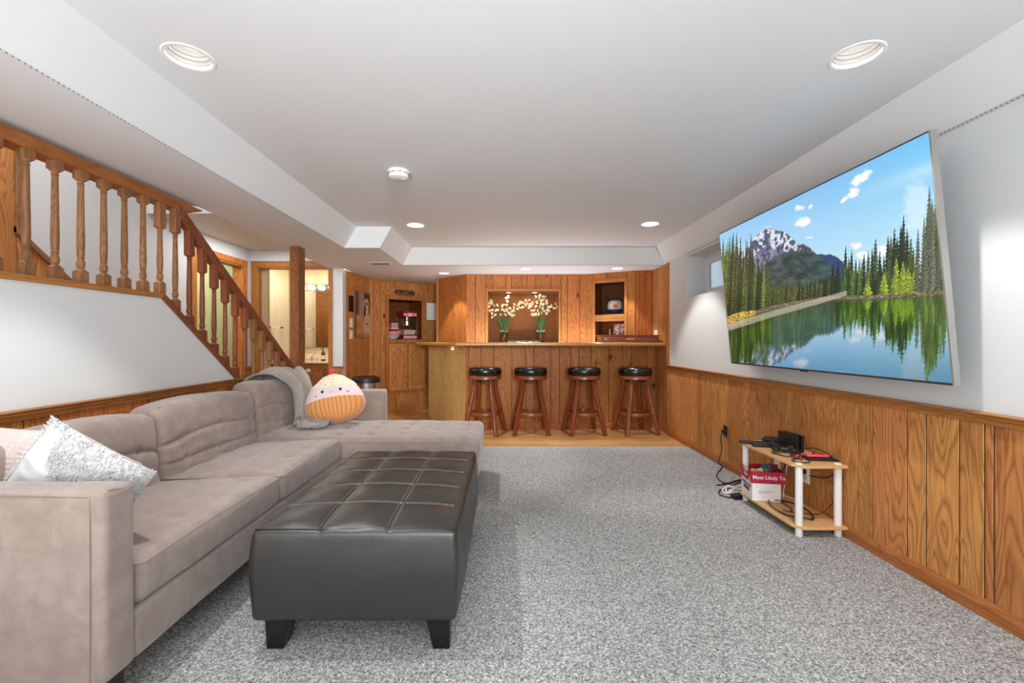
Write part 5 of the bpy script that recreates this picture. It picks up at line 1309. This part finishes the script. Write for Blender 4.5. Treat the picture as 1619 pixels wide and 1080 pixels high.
# card game box on the lower shelf
p0 = on_z(1216, 790, .067)
gb = thing('card_game_box', 'white and red card game box reading Most Likely To, on the lower shelf', 'box', (1.705, 2.945, .068), math.radians(-10))
crim = plain('crimson_card', srgb(178, 28, 62), .5)
MB().box(-.085, .085, -.10, .10, 0, .115).build('lower_box', M['white'], gb, bevel=.002)
def openbox(x0, x1, y0, y1, z0, z1, t_, name, mat):
    return MB().box(x0, x1, y0, y0+t_, z0, z1).box(x0, x1, y1-t_, y1, z0, z1).box(x0, x0+t_, y0+t_, y1-t_, z0, z1).box(x1-t_, x1, y0+t_, y1-t_, z0, z1).box(x0, x1, y0, y1, z0-.001, z0+t_).build(name, mat, gb)
openbox(-.09, .112, -.105, .10, .117, .19, .003, 'red_box', crim)
lettering('front_lettering', 'Most Likely To', .032, M['white'], gb, Matrix.Translation((.012, -.1065, .153)) @ FR, .0005, 1.0, .0006)
FL_ = Matrix.Rotation(-PI/2, 4, 'Z') @ FR
lettering('side_lettering', 'Rapid\nFire', .034, M['white'], gb, Matrix.Translation((-.0915, 0, .165)) @ FL_, .0005)
lettering('side_lettering', 'WHAT DO YOU', .022, plain('teal_ink', srgb(50, 104, 116), .5), gb, Matrix.Translation((-.0865, 0, .085)) @ FL_, .0005, 1, .0008)
lettering('side_lettering', 'MEME?', .036, plain('magenta_ink', srgb(150, 36, 84), .5), gb, Matrix.Translation((-.0865, 0, .056)) @ FL_, .0005, 1, .0015)
m = MB(); m.box(-.065, -.05, -.1008, -.1, .089, .092)
for z, w__ in ((.064, .085), (.058, .098), (.052, .06)): m.box(-.05, -.05+w__, -.1008, -.1, z, z+.002)
m.build('small_print', plain('grey_ink', srgb(150, 146, 142), .6), gb); MB().box(.048, .08, -.1008, -.1, .008, .016).build('logo_strip', bpy.data.materials['teal_ink'], gb)
for k, (x, col, a, z1) in enumerate(((-.06, (196, 150, 96), .2, .20), (-.03, (222, 214, 200), -.3, .20), (0, (110, 130, 90), .1, .2), (.01, (14, 96, 104), .35, .222), (.035, (196, 40, 76), -.3, .215), (.07, (104, 24, 56), .05, .222), (.055, (232, 226, 216), .1, .2))):
    c = MB().obox(Matrix.Translation((x, -.07+.012*k, z1-.045)) @ Matrix.Rotation(a, 4, 'Y'), .06, .004, .085).build('card_deck', plain('card_%d' % k, srgb(*col), .5), gb)
# things on the top shelf
zt = .4095
def dev(name, lb, cat, px, py, rz, z=zt, group=None):
    p = on_z(px, py, z); return thing(name, lb, cat, p, math.radians(rz), group)
d = dev('console_dock', 'tall black game console dock standing on the table', 'dock', 1250, 711, -86)
MB().box(-.085, .085, -.025, -.008, 0, .105).build('front_plate', M['black'], d, bevel=.003, seg=2); MB().box(-.085, .085, .010, .026, 0, .105).build('back_plate', M['black'], d, bevel=.003, seg=2); MB().box(-.08, .08, -.008, .010, 0, .02).build('slot_base', M['black'], d)
d = dev('media_box', 'small flat black media box behind the remotes', 'media player', 1221, 700, -40)
MB().box(-.055, .055, -.05, .05, 0, .032).build('case', M['black'], d, bevel=.006, seg=2); MB().box(-.03, .03, -.051, -.05, .01, .02).build('port_panel', M['black_gloss'], d)
for (px, py, rz, L_, lb) in ((1195, 702, -18, .20, 'black remote control nearest the far end of the table'), (1209, 706.5, -12, .15, 'black remote control between the longer remote and the controllers')):
    d = dev('remote_control', lb, 'remote', px, py, rz, group='remotes on the table')
    MB().box(-L_/2, L_/2, -.021, .021, 0, .018).build('case', M['black'], d, bevel=.006, seg=2)
    m = MB()
    for i in range(9):
        for j in range(3): m.lathe([(.0035, .018), (.0035, .0195)], 8, (-L_/2+.02+i*(L_-.04)/8, -.012+.012*j, 0))
    m.build('buttons', plain('grey_rubber', srgb(70, 70, 72), .6) if 'grey_rubber' not in bpy.data.materials else bpy.data.materials['grey_rubber'], d)
def gamepad(px, py, rz, lb):
    d = dev('game_controller', lb, 'controller', px, py, rz, group='black controllers on the table'); m = MB()
    m.sphere((0, 0, .026), .055, .033, .017, 20, 12).sphere((-.048, -.022, .024), .024, .036, .016, 16, 10).sphere((.048, -.022, .024), .024, .036, .016, 16, 10).build('shell', M['black'], d, smooth='all')
    m = MB()
    for x, y in ((-.034, .006), (.020, -.014)): m.lathe([(.009, .036), (.006, .04), (.006, .046), (.009, .048), (.008, .051)], 14, (x, y, 0))
    m.build('thumbsticks', M['black_gloss'], d, smooth=True)
    m = MB()
    for x, y in ((.034, .016), (.034, -.004), (.024, .006), (.044, .006)): m.lathe([(.004, .036), (.004, .043)], 10, (x, y, 0))
    m.build('buttons', bpy.data.materials['grey_rubber'], d)
gamepad(1229, 707, 20, 'black game controller lying behind the rounded one')
gamepad(1240, 715.5, -25, 'rounded black game controller in front of the dock')
pink = plain('neon_red_plastic', srgb(232, 84, 92), .4); pink2 = plain('neon_pink_plastic', srgb(238, 60, 110), .4)
def joycon(name, lb, px, py, rz, mat, z=zt, L_=.10):
    d = dev(name, lb, 'controller', px, py, rz, z)
    MB().box(-L_/2, L_/2, -.017, .017, 0, .016).build('shell', mat, d, bevel=.007, seg=3, smooth=True)
    MB().lathe([(.006, .016), (.004, .02), (.004, .024), (.007, .026), (.006, .028)], 12, (-.02, 0, 0)).lathe([(.003, .016), (.003, .019)], 8, (.02, .005, 0)).lathe([(.003, .016), (.003, .019)], 8, (.028, -.005, 0)).lathe([(.003, .016), (.003, .019)], 8, (.012, -.005, 0)).build('stick_and_buttons', M['black'], d, smooth=True)
    return d
d = dev('controller_grip', 'flat black controller grip under the coral controller', 'controller grip', 1296, 726.5, -8)
MB().box(-.085, .085, -.042, .042, 0, .012).build('grip', M['black'], d, bevel=.005, seg=3, smooth=True)
joycon('coral_controller', 'coral red controller resting on the black grip', 1292, 722.5, -6, pink, zt+.0125, .125)
joycon('pink_controller', 'small pink controller beside the black grip', 1267, 722.5, -20, pink2, zt, .07)
cdp = dev('white_card', 'small white card lying between the remotes and the dock', 'card', 1232, 703.5, -30)
MB().box(-.04, .04, -.025, .025, .0, .002).build('card', M['white'], cdp)
def cable(name, lb, pts, r=.003, mat=None, n=10, cat='cable', extra=None):
    o = MB().tube(spline(pts, n), r, 7).build(name, mat or M['black'], smooth='all'); tag(o, lb, cat); return o
def zz(*a): return [on_z(px, py, z) for px, py, z in a]
cable('tangled_cable', 'tangled black cable coiled on the table top in front of the dock', zz((1220, 716, .413), (1232, 719, .413), (1245, 722, .413), (1258, 719, .425), (1266, 716, .43), (1262, 724, .414), (1252, 727, .413), (1262, 731, .413), (1280, 731, .413), (1272, 722, .43), (1256, 716, .425), (1250, 721, .413), (1268, 727, .416)))
cable('dock_cable', 'black cable looping from the dock over the back edge of the table', [Vector(p) for p in ((1.85, 2.72, .44), (1.865, 2.66, .455), (1.880, 2.60, .45), (1.897, 2.55, .42), (1.906, 2.54, .36), (1.904, 2.60, .30), (1.903, 2.68, .275), (1.903, 2.76, .262))])
cl = zz((1340, 740, .30), ); 
cable('thin_power_cable', 'thin black cable running down past the near right table leg', [Vector(p) for p in ((1.900, 2.50, .39), (1.903, 2.49, .33), (1.898, 2.51, .25), (1.885, 2.54, .17), (1.85, 2.59, .09), (1.80, 2.64, .071), (1.74, 2.66, .070), (1.70, 2.70, .070))], .0022)
cy, cx_ = 2.70, 1.745; pts = []
for k in range(34):
    a = k*.42; rr = .098+.006*math.sin(k*1.7); pts.append((cx_+rr*.95*math.cos(a), cy+rr*1.55*math.sin(a), .071+.0025*(k % 3)+.004*(k/34)))
pts += [(cx_+.02, cy+.02, .071), (cx_-.01, cy-.02, .071)]
cable('coiled_cable', 'black cable coiled in a wide loop on the lower shelf', pts, .0032, n=5)
cable('wall_cable', 'short black cable hanging behind the card game box', [Vector(p) for p in ((1.90, 3.01, .36), (1.885, 2.95, .31), (1.872, 2.97, .24), (1.868, 3.03, .17), (1.864, 3.0, .10), (1.85, 2.96, .072))])
cable('white_cable', 'white cord drooping from the outlet under the table', [Vector(p) for p in ((1.904, 2.86, .30), (1.89, 2.90, .32), (1.875, 2.93, .28), (1.87, 2.95, .15), (1.84, 2.92, .073), (1.81, 2.86, .072))], .0032, M['white'])
# outlets
ol = thing('wall_outlet', 'oak-coloured wall outlet with a black plug', 'outlet', (XR-.012, 3.80, .325))
MB().box(-.012, 0, -.04, .04, -.06, .06).build('plate', M['oak_z'], ol, bevel=.003); MB().box(-.018, -.012, -.03, .03, -.045, .045).build('socket', M['black'], ol, bevel=.002)
MB().lathe([(.018, 0), (.016, .03), (.01, .035)], 14, M=Matrix.Translation((-.018, -.01, -.0)) @ Matrix.Rotation(-PI/2, 4, 'Y')).build('plug', M['black'], ol, smooth=True)
cable('outlet_cord', 'black cord hanging from the outlet down to the carpet', [Vector((1.865, 3.79, .32)), Vector((1.85, 3.78, .25)), Vector((1.855, 3.77, .17)), Vector((1.80, 3.72, .08))]+zz((1142, 738, .013), (1133, 752, .012), (1146, 764, .012), (1168, 759, .012), (1190, 757, .012)), .0045)
cable('floor_cable', 'black cable looping on the carpet round the white cords', zz((1133, 767, .012), (1150, 765, .012), (1176, 758, .02), (1160, 767, .012), (1140, 774, .012), (1137, 781, .012), (1150, 786, .012), (1168, 786.5, .012)), .0045)
cable('extension_cable', 'bundled white extension cord on the carpet at the far table leg', zz((1178, 766, .014), (1160, 769, .018), (1146, 771, .014), (1142, 777, .014), (1150, 780, .014), (1158, 774, .03), (1176, 768, .03), (1182, 775, .014), (1166, 773, .02), (1150, 768, .02), (1148, 776, .02), (1152, 779, .02), (1166, 778, .014), (1184, 779, .014)), .0055, M['white'])
pa = thing('power_adapter', 'black power adapter on the carpet beside the far table leg', 'adapter', on_z(1168, 788, .006), math.radians(20))
MB().box(-.05, .04, -.025, .025, 0, .03).build('brick', M['black'], pa, bevel=.004, seg=2); MB().lathe([(.008, 0), (.006, .03)], 8, M=Matrix.Translation((.04, 0, .015)) @ Matrix.Rotation(PI/2, 4, 'Y')).build('strain_relief', M['black'], pa, smooth=True)
wo = thing('wall_outlet', 'white double wall outlet plate under the table', 'outlet', (XR-.012, 2.83, .262))
MB().box(-.007, 0, -.062, .062, -.06, .06).build('plate', M['white'], wo, bevel=.002)
for y in (-.03, .03): MB().box(-.011, -.007, y-.017, y+.017, -.035, .035).build('socket', plain('socket_face', srgb(206, 204, 200), .4), wo, bevel=.001)
MB().box(-.035, -.011, -.045, -.018, -.0, .028).build('plug', M['black'], wo, bevel=.003)

# ------------------------------------------------------------------ ceiling lamps, smoke alarm, vent
def lamp_can(x, y, z, r, lb, grp, power, col):
    c = thing('recessed_light', lb, 'ceiling light', (x, y, z), 0, grp); R = r*1.19
    MB().lathe([(r-.001, .001), (r, -.003), (R-.004, -.004), (R, -.001), (R, .0)], 36, cap=False).build('trim_ring', M['white'], c, smooth=True)
    dep = .105
    MB().lathe([(r, 0), (r*.985, .012), (r*.97, .013), (r*.95, .028), (r*.93, .029), (r*.90, .044), (r*.88, .045), (r*.84, .06), (r*.83, .061), (r*.81, .075), (r*.80, .076), (r*.78, dep)], 36, cap=False).build('baffle', (plain('ribbed_baffle', srgb(140, 138, 136), .5) if 'ribbed_baffle' not in bpy.data.materials else bpy.data.materials['ribbed_baffle']) if y < 3 else M['white'], c, smooth=True)  # grey near, white far: the cans' differing brightness is put into the colour
    MB().lathe([(.001, dep-.004), (r*.70, dep-.002), (r*.78, dep)], 28, cap=False).build('lens', emit('lamp_lens', (1, .97, .92, 1), 11) if 'lamp_lens' not in bpy.data.materials else bpy.data.materials['lamp_lens'], c, smooth=True)
    sd_ = bpy.data.lights.new('recessed_lamp', 'SPOT'); sd_.energy = power; sd_.color = col; sd_.shadow_soft_size = .02; sd_.spot_size = 2*math.atan(r*.93/.09); sd_.spot_blend = .35
    so__ = bpy.data.objects.new('recessed_lamp', sd_); so__.location = (x, y, z+.085); C.objects.link(so__)
ll = ['round recessed ceiling light above the sofa, nearest the stair railing', 'round recessed ceiling light above the television', 'round recessed light in the tray ceiling near the notched corner', 'round recessed light in the tray ceiling before the right end of the bar']
for (x, y, r), lb in zip(TL, ll): lamp_can(x, y, ZC, r, lb, 'lights in the tray ceiling', 46 if y < 3 else 55, (1, .975, .94))
ll = ['small recessed light over the left end of the bar', 'small recessed light over the middle of the bar', 'small recessed light over the right end of the bar']
for (x, y, r), lb in zip(SL, ll): lamp_can(x, y, ZS, r, lb, 'lights over the bar', 34, (1, .95, .88))
sd = thing('smoke_detector', 'white round smoke detector on the ceiling', 'smoke detector', (-.695, 2.915, ZC))
MB().lathe([(.07, 0), (.072, -.004), (.070, -.012), (.064, -.014)], 40, cap=False).build('mount', M['white'], sd, smooth=True)
MB().lathe([(.064, -.013), (.066, -.018), (.066, -.024), (.064, -.025), (.066, -.028), (.062, -.044), (.05, -.050), (.001, -.051)][::-1], 40, cap=False).build('body', M['white'], sd, smooth=True)
m = MB()
for k in range(10):
    a = 2*PI*k/10; m.obox(Matrix.Rotation(a, 4, 'Z') @ Matrix.Translation((.0655, 0, -.021)), .003, .028, .004)
m.build('air_slots', M['black'], sd); MB().lathe([(.012, -.054), (.012, -.05)], 14, (.03, .0, 0)).build('test_button', M['white'], sd, smooth=True)
vn = thing('ceiling_vent', 'small white vent grille in the dropped ceiling', 'vent', (-1.46, 5.20, ZS))
MB().box(-.13, .13, -.075, .075, -.006, -.001).build('flange', M['white'], vn, bevel=.002)
for k in range(7): MB().obox(Matrix.Translation((0, -.05+.0167*k, -.009)) @ Matrix.Rotation(.6, 4, 'X'), .2, .013, .002).build('louvre', plain('vent_grey', srgb(150, 148, 144), .5) if 'vent_grey' not in bpy.data.materials else bpy.data.materials['vent_grey'], vn)
MB().tube([(.11, -.06, -.006), (.12, -.075, -.022)], .003, 6).build('lever', M['dark'], vn)
